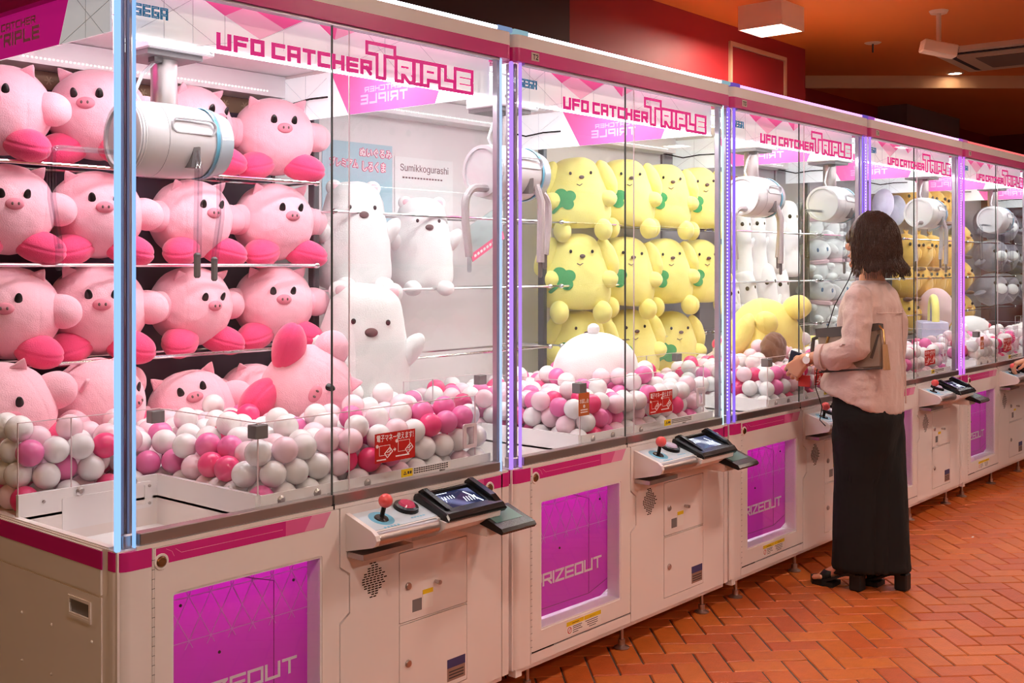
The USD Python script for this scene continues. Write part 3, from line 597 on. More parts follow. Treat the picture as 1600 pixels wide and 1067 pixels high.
    mono = unary_union([at(J_money, .790, .896, .142), stroke([(.80, .885), (.84, .885), (.84, .858), (.80, .858), (.80, .885)], .0007), stroke([(.872, .892), (.917, .892), (.917, .862), (.872, .862), (.872, .892)], .0007), hand_icon(.82, .862, .02), hand_icon(.90, .865, .02),
        Point(.792, .885).buffer(.005), Point(.866, .893).buffer(.005), pl((.853, .872), (.858, .872), (.858, .876), (.864, .870), (.858, .864), (.858, .868), (.853, .868))] + [sbox(.79, .844, .825, .848), sbox(.862, .848, .915, .852)])
    P('print', sh('rs2', lambda: slab(mono, .0026, .0033)), M_print, st)
    st = P('sticker', sh('ys1', lambda: slab(sbox(.93, .788, 1.085, .806), .0032, .0042)), M_label, label='white caution strip')
    P('header', sh('ys2', lambda: slab(sbox(.885, .786, .929, .808), .0032, .0042)), M_yel, st, label='yellow caution head')
    P('print', sh('ys3', lambda: slab(unary_union([sbox(.934 + k * .0095, z, .941 + k * .0095, z + .003) for k in range(15) for z in (.791, .797, .8025)] + [pl((.893, .792), (.905, .792), (.899, .803)).difference(pl((.896, .794), (.902, .794), (.899, .800))), sbox(.909, .793, .915, .801), sbox(.918, .793, .924, .801)]), .0026, .0033)), M_text, st)
    if 'orange' in extras:
        st = P('sticker', slab(sbox(.366, .874, .426, .952), .0122, .0132), M_orange, label='orange notice sticker')
        P('print', slab(unary_union([at(J_try, .371, .916, .050)] + [sbox(.376, z, .416, z + .004) for z in (.884, .892)] + [Point(.396, .906).buffer(.006)]), .0116, .0123), M_print, st)
    return t
_A = math.atan2(.035, .112)
def _tilt(m):
    """drawn flat around z=0: tips it onto the sloping deck top"""
    R = trimesh.transformations.rotation_matrix(_A, [1, 0, 0]); m = m.copy()
    v = m.vertices.copy(); y = v[:, 1].copy(); z = v[:, 2].copy()
    n = np.array([0, -math.sin(_A), math.cos(_A)])
    m.vertices = np.c_[v[:, 0], y + z * n[1], .7172 + y * math.tan(_A) + z * n[2]]; return m
def _bez():
    prof = pl((.012, .728), (-.02, .738), (-.135, .694), (-.145, .682), (-.135, .672), (0, .70))
    a = Manifold.hull_points(np.array([(x, y, z) for x, k in ((.925, .0), (.93, .006), (1.165, .006), (1.172, 0)) for y, z in np.array(prof.exterior.coords)[:-1] * [1, 1] + np.array([0, (-.006 if k == 0 else 0)])]))
    cut = Manifold.hull_points(np.array([(.965, -.022, .80), (1.135, -.022, .80), (.965, -.118, .80), (1.135, -.118, .80), (.975, -.028, .7265), (1.125, -.028, .7265), (.975, -.112, .6945), (1.125, -.112, .6945)]))
    ridge = Manifold.hull_points(np.array([(1.138, .005, .735), (1.160, .005, .735), (1.138, -.02, .752), (1.158, -.02, .752), (1.138, -.11, .715), (1.160, -.11, .715), (1.14, -.135, .69), (1.165, -.135, .69), (1.138, 0, .71), (1.168, 0, .71)]))
    ridge2 = Manifold.hull_points(np.array([(.945, .005, .735), (.965, .005, .735), (.945, -.02, .748), (.963, -.02, .748), (.945, -.12, .705), (.962, -.12, .705), (.945, 0, .71), (.965, 0, .71)]))
    return tm((a + ridge + ridge2) - cut)
def _disp(): return trimesh.Trimesh([(.974, -.027, .7272), (1.126, -.027, .7272), (1.126, -.113, .6952), (.974, -.113, .6952), (.974, -.027, .724), (1.126, -.027, .724), (1.126, -.113, .692), (.974, -.113, .692)], [(0, 3, 2), (0, 2, 1), (4, 5, 6), (4, 6, 7), (0, 1, 5), (0, 5, 4), (3, 7, 6), (3, 6, 2), (0, 4, 7), (0, 7, 3), (1, 2, 6), (1, 6, 5)], process=False)
def _dprint():
    ls = [stroke([(.99, -.075 + k * .0), (1.0, -.055)], .001) for k in range(1)] + [stroke([(.99 + k * .011, -.062), (.993 + k * .011, -.050)], .0018) for k in range(5)] + [stroke([(1.06 + k * .011, -.088), (1.066 + k * .011, -.068)], .0018) for k in range(5)] + [stroke([(.985, -.033), (1.03, -.033)], .0012), stroke([(1.09, -.045), (1.115, -.10)], .003)]
    m = slabz(unary_union(ls), 0, .0006); v = m.vertices
    m.vertices = np.c_[v[:, 0], v[:, 1], .7276 + (v[:, 1] + .027) * (.032 / .086) + v[:, 2]]; return m
def _display(i):
    k = 'display_%d' % min(i, 2)
    if k not in _mats:
        a, b = [((40, 48, 82), (120, 126, 170)), ((96, 104, 140), (220, 224, 240)), ((70, 70, 96), (150, 150, 170))][min(i, 2)]
        n = {'g': ('geometry', {}), 'w': ('wave_texture', {'scale': 4.0, 'distortion': 2.5, 'bands_direction': 'diagonal'}), 'r': ('rgb_ramp', {'ramp': [(0, lin(a)), (.6, lin(a)), (1, lin(b))]}), 'e': ('emission', {'strength': 1.0}), 'gl': ('glossy_bsdf', {'roughness': .05, 'color': (.6, .6, .6)}), 'f': ('fresnel', {'IOR': 1.4}), 'm': ('mix_closure', {})}
        _mats[k] = usdkit.material(stage, LK + k, n, [('g.position', 'w.vector'), ('w.fac', 'r.fac'), ('r.color', 'e.color'), ('f.fac', 'm.fac'), ('e.emission', 'm.closure1'), ('gl.BSDF', 'm.closure2')], surface='m.closure')
    return _mats[k]
def _shell(): return slabx(pl((.01, .70), (-.140, .672), (-.136, .655), (-.10, .632), (0, .598)), .918, 1.150)
def _reader(): return tm(Manifold.hull_points(np.array([(x, y, z) for x in (1.095, 1.245) for y, z in ((-.075, .664), (-.085, .670), (-.19, .632), (-.197, .622), (-.19, .614), (-.075, .642))])))
def _rscreen():
    return trimesh.convex.convex_hull(np.array([(x, y, z) for x in (1.108, 1.225) for y, z in ((-.093, .6680), (-.160, .6438), (-.160, .642), (-.093, .666))]))
def claw(P, cx, kind):
    cy, cz = .35, 1.722
    b = P('claw_unit', sh('cu%g' % cx, lambda: lathe([(0, -.135), (.062, -.135), (.086, -.128), (.095, -.112), (.0985, -.08), (.100, 0), (.097, .07), (.090, .105), (.078, .13), (0, .13)], 40, 'x', (cx, cy, cz))), M_clawwhite, smooth=35, label='white barrel shaped claw unit')
    P('rib_ring', sh('cr%g' % cx, lambda: cat([lathe([(.080, -.004), (.0925, -.002), (.0925, .002), (.080, .004), (.080, -.004)], 32, 'x', (cx - .118 - k * .008, cy, cz)) for k in range(3)])), M_clawwhite, b, 30)
    P('end_cap', sh('ce%g' % cx, lambda: lathe([(.070, .128), (.094, .098), (.099, .102), (.086, .150), (.06, .158), (.05, .15), (.070, .128)], 32, 'x', (cx, cy, cz))), mat('cap_clear_blue', (196, 214, 226), .12), b, 30)
    P('end_stripe', sh('cs%g' % cx, lambda: lathe([(.0955, .090), (.0975, .088), (.0955, .106), (.0925, .108), (.0955, .090)], 32, 'x', (cx, cy, cz))), M_cyan, b, 30)
    P('seam', sh('csm%g' % cx, lambda: cat(lathe([(.0998, -.058), (.1004, -.057), (.0998, -.055), (.0998, -.058)], 36, 'x', (cx, cy, cz)), slab(rpoly(cx - .05, cx + .085, cz + .012, cz + .052, .018).difference(rpoly(cx - .047, cx + .082, cz + .015, cz + .049, .016)), cy - .1005, cy - .09))), mat('claw_seam', (200, 200, 206), .3), b)
    P('hatch', sh('ch%g' % cx, lambda: slab(pl((cx + .008, cz - .075), (cx + .036, cz - .075), (cx + .036, cz - .02), (cx + .016, cz - .018)), cy - .0965, cy - .05)), M_grey, b)
    P('post', sh('cp%g' % cx, lambda: lathe([(0, .08), (.035, .08), (.035, .26), (0, .26)], 24, 'z', (cx, cy + .02, cz))), M_steel, b, 30)
    P('gantry_box', sh('cg%g' % cx, lambda: cat(cbox(cx - .10, cx + .10, cy - .07, cy + .11, 1.952, 2.06, .004))), M_clawwhite, b)
    P('gantry_plate', sh('cgp%g' % cx, lambda: cat(box(cx - .095, cx + .07, cy - .055, cy + .1, 1.938, 1.952), box(cx - .06, cx - .035, cy - .03, cy, 1.925, 1.94))), M_grey, b)
    P('gantry_bolts', sh('cgb%g' % cx, lambda: cat([lathe([(0, .005), (.005, .005), (.006, 0), (0, 0)], 10, 'y', (cx + s, cy - .07, z)) for s, z in ((-.085, 1.985), (.088, 1.965))])), M_steel, b)
    P('hose', sh('chs%g' % cx, lambda: tube([(cx - .04, cy, 1.93), (cx - .075, cy, 1.895), (cx - .10, cy, 1.84), (cx - .07, cy, 1.80)], .005, 6)), M_clawwhite, b, 30)
    def inv_u(x0, x1, top, z1, y, r=.02, n=5):
        s = np.sign(x1 - x0)
        return [(x0, y, top)] + [(x1 - s * r + s * r * math.sin(a), y, top - r + r * math.cos(a)) for a in np.linspace(0, math.pi / 2, n)] + [(x1, y, (top + z1) / 2), (x1 - s * .02, y, z1)]
    am = M_glit if kind == 'lace' else M_clear; r = .014 if kind == 'lace' else .011
    if kind == 'lace':
        paths = [inv_u(cx - .12, cx - .24, 1.66, 1.42, cy - .02, .06, 7), inv_u(cx + .10, cx + .215, 1.665, 1.43, cy - .02, .07, 7), [(cx + .07, cy - .08, 1.68), (cx + .075, cy - .10, 1.62), (cx + .07, cy - .10, 1.40)]]
    else:
        paths = [inv_u(cx - .12, cx - .325, 1.68, 1.43, cy), inv_u(cx + .10, cx + .165, 1.645, 1.40, cy), [(cx + .022, cy - .092, 1.69), (cx + .024, cy - .105, 1.64), (cx + .02, cy - .105, 1.41)]]
    for k, p in enumerate(paths):
        a = P('arm', sh('arm%g%s%d' % (cx, kind, k), lambda: cat([tube(np.array(p) + np.array(o), r * .62, 8) for o in ((0, -r * .7, 0), (0, r * .7, 0))]) if kind != 'lace' else tube(np.array(p), r, 8)), am, b, 40)
        if k < 9:
            e = np.array(p[-1]); P('arm_tip', sh('tip%g%s%d' % (cx, kind, k), lambda: cbox(e[0] - .010, e[0] + .010, e[1] - .006, e[1] + .006, e[2] - .055, e[2] + .012, .005)), M_grey if k else M_clear, b)

M_letterT = mat('letter_backlit', (226, 24, 140), 0.3, emission_color=lin((228, 20, 150)), emission_strength=0.30)
M_rw1 = mat('rear_wall_plum', (92, 76, 96), 0.5)
M_rw2 = mat('rear_wall_white', (232, 226, 228), 0.5)
M_rw3 = mat('rear_wall_grey', (176, 168, 172), 0.5)
BLUE, ICE, VIO, LILA, PINKB, ROSE, CYANW = ('blue', (150, 196, 255), 1.0), ('ice', (176, 204, 255), 1.0), ('violet', (150, 110, 240), .9), ('lilac', (190, 140, 255), .9), ('pinkish', (220, 120, 250), .9), ('rose', (255, 130, 170), .8), ('cyanwhite', (196, 240, 255), 1.1)
machines = []
CFG = [((BLUE, ICE), ('white', (240, 240, 255), 7.0), None, [(.355, 'clear')], 'nearest claw machine filled with round pink plush toys', (1.69, 1.39, 1.095), M_rw1, ()),
 ((LILA, CYANW), ('warmwhite', (255, 226, 250), 6.0), 'T2', [(.38, 'lace')], 'second claw machine from the left, with tall white plush bears and tag T2', (1.59, 1.295, 1.02), M_rw2, ('orange',)),
 ((VIO, VIO), ('lilacstrip', (236, 170, 255), 1.7), 'T3', [(.86, 'lace')], 'third claw machine from the left, with yellow plush puppies and tag T3', (1.59, 1.295, 1.02), M_rw2, ()),
 ((LILA, PINKB), ('pinkstrip', (250, 170, 235), 2.2), 'T4', [(.37, 'clear')], 'fourth claw machine from the left, behind the woman, with number tag T4', (1.59, 1.295, 1.02), M_rw3, ()),
 ((PINKB, ROSE), ('redstrip', (255, 110, 110), 1.2), 'T5', [(.37, 'lace')], 'fifth claw machine from the left, with the coral light strip along its roof', (1.59, 1.295, 1.02), M_rw3, ('orange',)),
 ((ROSE, ROSE), ('redstrip', (255, 110, 110), 1.2), None, [(.37, 'clear')], 'sixth claw machine, cut off by the right edge, with amber plush chicks', (1.59, 1.295, 1.02), M_rw3, ()),
 ((ROSE, ROSE), ('redstrip', (255, 110, 110), 1.2), None, [(.37, 'clear')], 'seventh claw machine, with grey plush seals, seen through the others', (1.59, 1.295, 1.02), M_rw3, ())]
for i, (bars, strip, tag, claws, label, rows, wall, extras) in enumerate(CFG):
    machines.append(machine(i, bars, strip, tag, claws, label, rows, wall, extras))
# ---------------------------------------------------------------- plush toys
def plush(name, rgb, rgb2=None, rough=0.85):
    if name in _mats: return _mats[name]
    rgb2 = rgb2 or tuple(int(v * .95) for v in rgb)
    n = {'tc': ('texture_coordinate', {}), 'n1': ('noise_texture', {'scale': 9.0, 'detail': 4.0}), 'n2': ('noise_texture', {'scale': 260.0, 'detail': 2.0}), 'm': ('mix', {'color1': lin(rgb), 'color2': lin(rgb2)}),
         'b': ('bump', {'strength': 0.35, 'distance': 0.004}), 'p': ('principled_bsdf', {'roughness': rough, 'sheen_weight': 0.35, 'sheen_roughness': 0.5})}
    _mats[name] = usdkit.material(stage, LK + name, n, [('tc.object', 'n1.vector'), ('tc.object', 'n2.vector'), ('n1.fac', 'm.fac'), ('m.color', 'p.base_color'), ('n2.fac', 'b.height'), ('b.normal', 'p.normal')], surface='p.BSDF')
    return _mats[name]
M_pp = plush('plush_pink', (252, 194, 208), (248, 184, 200)); M_pf = plush('plush_rose', (242, 74, 128), (232, 62, 116)); M_pw = plush('plush_white', (246, 243, 244)); M_py = plush('plush_yellow', (252, 240, 146), (250, 234, 128))
M_pg = plush('plush_green', (74, 170, 104)); M_pb = plush('plush_brown', (132, 92, 68), (122, 84, 62)); M_po = plush('plush_amber', (244, 192, 92), (238, 180, 80)); M_pgrey = plush('plush_grey', (150, 144, 156), (138, 132, 146)); M_ppale = plush('plush_blush', (250, 204, 214)); M_plil = plush('plush_lilac', (206, 200, 228))
M_bead = mat('bead_dark', (34, 28, 28), 0.18); M_nose = mat('felt_brown', (112, 88, 88), 0.8); M_blueg = mat('bead_blue', (112, 142, 176), .3); M_thread = mat('seam_thread', (226, 138, 156), .8)
def soft(m, amp, freq, seed):
    """puckers a plush surface along its normals"""
    m = m.copy(); n = m.vertex_normals; m.vertices = m.vertices + n * ((meshkit.fbm(m.vertices * freq + 31.7, 3, seed) - .5) * 2 * amp)[:, None]; return m
def ell(c, r, sub=3, rot=None, amp=.0, freq=30, seed=1):
    m = trimesh.creation.icosphere(subdivisions=sub); m.apply_transform(mtx(c, rot, r)); return soft(m, amp, freq, seed) if amp else m
def groove(m, planes, d=.003, w=.006):
    v = m.vertices.copy(); n = m.vertex_normals
    for a, b in planes: 
        s = np.abs(v @ np.asarray(a, float) - b); v -= n * (d * np.exp(-(s / w) ** 2))[:, None]
    m = m.copy(); m.vertices = v; return m
def surf(c, r, dirv):
    dirv = np.asarray(dirv, float); return np.asarray(c) + np.asarray(r) * dirv / np.linalg.norm(dirv)
# --- round pink piglets (front is -y); unit body radius 0.145
def make_pink():
    t = thing('pink_plush', 'x', 'plush toy', np.eye(4), 'pink plush toys in the nearest machine')
    r = (.147, .138, .140)
    b = ell((0, 0, 0), r, 5, None, .0035, 22, 3); b = groove(b, [((1, .25, 0), .066), ((1, -.25, 0), -.066)], .0014, .0022)
    part('body', b, M_pp, t, True)
    for s in (-1, 1):
        part('arm', soft(ell((s * .150, -.022, .004), (.058, .050, .053), 3, (0, s * .35, 0)), .002, 40, 5), M_pp, t, True)
        f = ell((0, 0, 0), (.062, .088, .050), 4, None, .002, 30, 6); f = groove(f, [((0, 0, 1), .004)], .003, .004)
        f.apply_transform(mtx((s * .086, -.070, -.112), trimesh.transformations.euler_matrix(.25, 0, s * .75)[:3, :3])); part('foot', f, M_pf, t, True, label='deep rose foot')
        p = surf((0, 0, 0), r, (s * .27, -1, .34)); part('eye', ell(p, (.0115, .006, .021), 3, (0.34, 0, s * .27)), M_bead, t, True)
        p = surf((0, 0, 0), r, (s * .62, -.35, .84)); e = trimesh.convex.convex_hull(np.array([(-.030, .004, -.012), (.030, .004, -.012), (.0, -.002, .040), (-.024, .016, -.01), (.024, .016, -.01), (-.012, -.006, .018), (.012, -.006, .018)])).subdivide().subdivide(); trimesh.smoothing.filter_taubin(e, iterations=6); e.apply_transform(mtx(p, trimesh.transformations.euler_matrix(.5, s * .55, s * .2)[:3, :3])); part('ear', e, M_pp, t, True)
    p = surf((0, 0, 0), r, (0, -1, .13)); sn = part('snout', ell(p, (.027, .013, .018), 3), M_thread, t, True, label='rosy snout')
    for s in (-1, 1): part('nostril', ell(p + np.array([s * .009, -.0125, .001]), (.0035, .003, .005), 2), M_nose, sn, True)
    return t
pink0 = make_pink()
def euler(yaw, pitch=0, roll=0): return trimesh.transformations.euler_matrix(pitch, roll, yaw, 'sxyz')[:3, :3]
PINK = [((.216, 1.02, 1.851), .97, -0.63, 0, 0, 'pink plush at the left end of the top shelf'), ((.542, 1.05, 1.872), 1.05, -0.76, 0, 0, 'pink plush second from the left on the top shelf, behind the corner post'), ((.882, 1.05, 1.869), 1.0, 0.27, 0, 0, 'pink plush on the top shelf behind the claw unit'), ((1.235, 1.05, 1.862), 1.02, -0.35, 0, 0, 'pink plush at the right end of the top shelf'),
 ((.227, 1.02, 1.556), .97, -0.24, .05, 0, 'pink plush at the left end of the second shelf'), ((.529, 1.04, 1.551), 1.0, -0.31, 0, 0, 'pink plush second from the left on the second shelf'), ((.885, 1.05, 1.548), .98, 0.02, 0, 0, 'pink plush third from the left on the second shelf'), ((1.235, 1.05, 1.549), 1.02, -0.13, 0, 0, 'pink plush at the right end of the second shelf'),
 ((.241, 1.02, 1.246), .99, -0.54, 0, 0, 'pink plush at the left end of the third shelf'), ((.534, 1.04, 1.249), 1.05, -0.41, 0, 0, 'pink plush second from the left on the third shelf'), ((.885, 1.05, 1.249), .98, 0.05, .1, 0, 'pink plush third from the left on the third shelf'), ((1.235, 1.05, 1.25), 1.0, -0.37, 0, 0, 'pink plush at the right end of the third shelf'),
 ((.138, .86, .965), 1.05, -0.23, .1, -.4, 'pink plush lying at the left end of the ball bed'), ((.463, .92, .955), 1.05, 0.49, 0, -.35, 'pink plush lying in the balls behind the prize chute, facing right'), ((.824, .95, .90), 1.0, -0.38, -.35, -.25, 'pink plush half sunk in the balls, facing up'), ((1.107, 1.0, .92), .85, -0.33, 0, .2, 'pink plush in the balls almost hidden behind the tumbled one'),
 ((1.040, .62, .972), 1.08, -0.38, .25, 2.1, 'tumbled pink plush upside down in front, its rose feet in the air')]
for k, (c, s, yaw, pitch, roll, lab) in enumerate(PINK):
    M = mtx(c, euler(yaw, pitch, roll), s)
    if k == 0: pink0.GetAttribute('xformOp:transform').Set(Gf.Matrix4d(M.T.tolist())); data(pink0, lab)
    else: copy(pink0, M, lab)
# --- tall white bears
def make_bear():
    t = thing('white_bear', 'x', 'plush toy', np.eye(4), 'white plush bears in the second machine')
    prof = [(0, -.20), (.085, -.20), (.128, -.185), (.146, -.14), (.145, -.06), (.132, .04), (.116, .12), (.100, .165), (.070, .195), (.03, .208), (0, .21)]
    b = trimesh.creation.revolve(resample(prof, 40), sections=48); b.vertices[:, 1] *= .85; part('body', soft(b, .006, 11, 9), M_pw, t, True)
    for s in (-1, 1):
        part('ear', ell((s * .078, 0, .185), (.032, .02, .030), 3), M_pw, t, True); part('inner_ear', ell((s * .078, -.016, .187), (.017, .008, .016), 2), M_ppale, t, True, label='blush inner ear')
        part('arm', soft(ell((s * .135, -.035, .02), (.030, .036, .062), 3, (.3, s * .5, 0)), .002, 40, 2), M_pw, t, True)
        part('foot', soft(ell((s * .075, -.115, -.185), (.038, .050, .034), 3), .002, 40, 3), M_pw, t, True)
        part('eye', ell((s * .05, -.0925, .108), (.007, .005, .0085), 2), M_bead, t, True)
    part('nose', ell((0, -.1085, .080), (.019, .009, .013), 3), M_nose, t, True)
    return t
def resample(p, n):
    p = np.array(p, float); d = np.r_[0, np.cumsum(np.linalg.norm(np.diff(p, axis=0), axis=1))]
    from scipy.interpolate import PchipInterpolator as PI
    u = np.linspace(0, d[-1], n); q = np.c_[PI(d, p[:, 0])(u), PI(d, p[:, 1])(u)]; q[:, 0] = np.maximum(q[:, 0], 0); q[0, 0] = q[-1, 0] = 0; return q
BEAR = [((1.571, .99, 1.50), 1.02, -0.35, 0, 0, 'white plush bear at the left on the upper rod shelf'), ((1.949, 1.0, 1.475), .93, -0.45, .05, 0, 'white plush bear right of the first one on the upper rod shelf'), ((1.50, .86, 1.055), 1.28, -0.53, .08, .05, 'big white plush bear sitting in the balls of the second machine')]
for k, (c, s, yaw, p, r, lab) in enumerate(BEAR):
    M = mtx(c, euler(yaw, p, r), s)
    if k == 0: bear0 = make_bear(); bear0.GetAttribute('xformOp:transform').Set(Gf.Matrix4d(M.T.tolist())); data(bear0, lab)
    else: copy(bear0, M, lab)
# --- yellow puppies
def make_puppy():
    t = thing('yellow_puppy', 'x', 'plush toy', np.eye(4), 'yellow plush puppies in the third machine')
    prof = [(0, -.165), (.09, -.165), (.148, -.145), (.168, -.085), (.160, -.01), (.137, .065), (.118, .12), (.085, .155), (.04, .17), (0, .172)]
    b = trimesh.creation.revolve(resample(prof, 36), sections=48); b.vertices[:, 1] *= .82; part('body', soft(b, .006, 12, 4), M_py, t, True)
    for s in (-1, 1):
        part('ear', soft(ell((s * .146, -.035, .070), (.042, .034, .092), 4, (0, s * -.42, 0)), .003, 30, 4), M_py, t, True)
        part('paw', soft(ell((s * .135, -.075, -.03), (.046, .042, .040), 3), .002, 40, 5), M_py, t, True)
        part('foot', soft(ell((s * .100, -.105, -.175), (.042, .055, .052), 3), .002, 40, 5), M_py, t, True)
        part('eye', ell((s * .050, -.1030, .095), (.0065, .005, .008), 2), M_bead, t, True)
    part('nose', ell((0, -.118, .075), (.013, .008, .0085), 3), M_nose, t, True)
    part('mouth', tube([(-.026, -.121, .043), (-.013, -.126, .036), (0, -.127, .044), (0, -.122, .065), (0, -.127, .044), (.013, -.126, .036), (.026, -.121, .043)], .0022, 6), M_nose, t, 30)
    lv = unary_union([Point(-.085 + .027 * math.cos(a), -.025 + .027 * math.sin(a)).buffer(.026) for a in (.5, 2.07, 3.64, 5.2)] + [stroke([(-.085, -.03), (-.135, -.085)], .007)])
    m = slab(lv, -.1, -.09); m = m.subdivide().subdivide(); v = m.vertices; rr = np.interp(v[:, 2], [p[1] for p in prof], [p[0] for p in prof]); yy = -.82 * np.sqrt(np.maximum(rr ** 2 - v[:, 0] ** 2, .0008)); m.vertices = np.c_[v[:, 0], yy - .006 + (v[:, 1] + .1) * .8, v[:, 2]]
    part('clover', m, M_pg, t, 40, label='green felt clover')
    return t
rowname = ['top', 'middle', 'bottom']; colname = ['first', 'second', 'third', 'fourth']
PUP = [((2.96, .97, 1.735), 1.0), ((3.35, .97, 1.755), 1.0), ((3.68, .95, 1.755), .98), ((3.97, .92, 1.755), .98), ((2.95, .97, 1.36), 1.06), ((3.35, .97, 1.36), 1.02), ((3.68, .95, 1.36), 1.0), ((3.97, .92, 1.36), 1.0), ((3.0, .99, 1.0), 1.0), ((3.40, .98, .99), 1.02), ((3.76, .96, .97), 1.02)]
for k, (c, s) in enumerate(PUP):
    M = mtx(c, euler((-.66, -.58, -.52, -.46)[k % 4] + .04 * (k // 4), .04, .05 * ((k * 7) % 3 - 1)), s); lab = 'yellow floppy-eared plush puppy with a clover, %s from the left in the %s row' % (colname[k % 4], rowname[k // 4])
    if k == 0: pup0 = make_puppy(); pup0.GetAttribute('xformOp:transform').Set(Gf.Matrix4d(M.T.tolist())); data(pup0, lab)
    else: copy(pup0, M, lab)
copy(pup0, mtx((3.87, .50, .945), trimesh.transformations.euler_matrix(0, 1.45, 0)[:3, :3] @ euler(0, -.2, 2.6), 1.36), 'yellow plush puppy lying face down on the balls in front of the white bolsters', group='yellow plush lying in front')
bp = soft(ell((3.645, .285, .985), (.092, .05, .080), 4), .008, 26, 8)
solo('brown_cushion', bp, M_pb, 'crumpled round brown cushion lying on the yellow puppy', 'cushion', True)
# --- white dome cushion with a bobble
t = thing('dome_cushion', 'smooth white plush dome with a bobble in front of the yellow puppies', 'plush toy', mtx((2.417, .45, .955)))
b = ell((0, 0, 0), (.198, .165, .160), 5, None, .003, 14, 2); b.vertices[:, 2] = np.maximum(b.vertices[:, 2], -.11); part('body', b, M_pw, t, True); part('bobble', soft(ell((-.03, -.01, .172), (.027, .025, .024), 3), .003, 60, 4), M_pw, t, True); part('tag', slab(rpoly(-.185, -.165, -.06, -.01, .003), -.05, -.048), M_label, t)
# --- white bolsters with button eyes
def make_bolster():
    t = thing('white_bolster', 'x', 'plush toy', np.eye(4), 'white plush bolsters in the fourth machine')
    prof = [(0, -.23), (.06, -.228), (.082, -.20), (.080, -.10), (.074, .0), (.070, .12), (.064, .18), (.045, .222), (.02, .232), (0, .233)]
    b = trimesh.creation.revolve(resample(prof, 40), sections=36); part('body', soft(b, .006, 16, 4), M_pw, t, True)
    for s in (-1, 1):
        part('eye', ell((s * .027, -.0605, .135), (.011, .006, .013), 2, (0, 0, s * .4)), M_bead, t, True)
        part('fin', soft(ell((s * .077, -.02, .02), (.016, .016, .042), 3, (0, s * .5, 0)), .002, 40, 3), M_pw, t, True)
    return t
BOL = [((4.62, 1.02, 1.50), 1, 0, 'first'), ((4.80, 1.02, 1.51), 1.0, .0, 'second'), ((5.02, 1.03, 1.60), 1.12, .0, 'third'), ((5.24, 1.03, 1.56), 1.05, .0, 'fourth'), ((4.42, .97, 1.10), 1, -.12, 'first'), ((4.62, .97, 1.12), 1.05, -.15, 'second'), ((4.85, .97, 1.14), 1.15, -.12, 'third'), ((5.07, 1.0, 1.13), 1.1, -.08, 'fourth')]
for k, (c, s, roll, w) in enumerate(BOL):
    M = mtx(c, euler(-.35, .0, roll), s); lab = 'white plush bolster with button eyes, %s from the left in the %s row' % (w, 'upper' if k < 4 else 'lower')
    if k == 0: bol0 = make_bolster(); bol0.GetAttribute('xformOp:transform').Set(Gf.Matrix4d(M.T.tolist())); data(bol0, lab)
    else: copy(bol0, M, lab)
# --- white bunnies
def make_bunny():
    t = thing('white_bunny', 'x', 'plush toy', np.eye(4), 'white plush bunnies with pink scarves')
    part('head', soft(ell((0, 0, .07), (.10, .085, .080), 4), .003, 20, 2), M_pw, t, True); part('body', soft(ell((0, .01, -.06), (.08, .075, .085), 4), .003, 20, 3), M_pw, t, True)
    part('scarf', lathe([(.055, -.018), (.082, -.012), (.084, .006), (.055, .014)], 28, 'z', (0, .005, -.002)), M_ppale, t, 40, label='pink scarf')
    for s in (-1, 1):
        part('ear', soft(ell((s * .125, .01, .085), (.065, .022, .032), 3, (0, s * .55, 0)), .002, 40, 3), M_pw, t, True)
        part('eye', ell((s * .038, -.0775, .080), (.0085, .006, .015), 2), M_blueg, t, True)
        part('foot', ell((s * .055, -.075, -.115), (.032, .042, .028), 3), M_pw, t, True); part('arm', ell((s * .078, -.045, -.04), (.028, .03, .024), 3), M_pw, t, True)
    return t
BUN = [((5.62, 1.0, 1.42), .95), ((5.86, 1.0, 1.43), .95), ((6.10, 1.0, 1.43), .95), ((5.60, 1.02, 1.70), .9), ((5.86, 1.02, 1.70), .9), ((5.66, 1.0, 1.15), 1), ((5.92, 1.0, 1.15), 1), ((6.18, 1.0, 1.15), 1), ((5.74, 1.0, .93), .9), ((6.02, 1.0, .93), .9)]
bn = ['left end of the second row', 'middle of the second row', 'right end of the second row', 'left of the top row', 'right of the top row', 'left end of the third row', 'middle of the third row', 'right end of the third row', 'left of the lowest row', 'right of the lowest row']
for k, (c, s) in enumerate(BUN):
    M = mtx(c, euler(-.55, .0, .08 * (k % 3 - 1)), s); lab = 'white plush bunny with a pink scarf, at the ' + bn[k]
    if k == 0: bun0 = make_bunny(); bun0.GetAttribute('xformOp:transform').Set(Gf.Matrix4d(M.T.tolist())); data(bun0, lab)
    else: copy(bun0, M, lab)
for k, (c, lab) in enumerate((((6.70, 1.0, 1.84), 'left one of the white plush rolls with lilac print at the upper shelf'), ((6.88, .98, 1.80), 'right one of the white plush rolls with lilac print at the upper shelf'))):
    m = soft(ell((0, 0, 0), (.075, .08, .12), 4), .006, 18, k); solo('plush_roll', m, plush('plush_lilac_print', (232, 228, 240), (186, 178, 220)), lab, 'plush toy', True, 'rolls with lilac print', mtx(c, euler(0, 0, .3)))
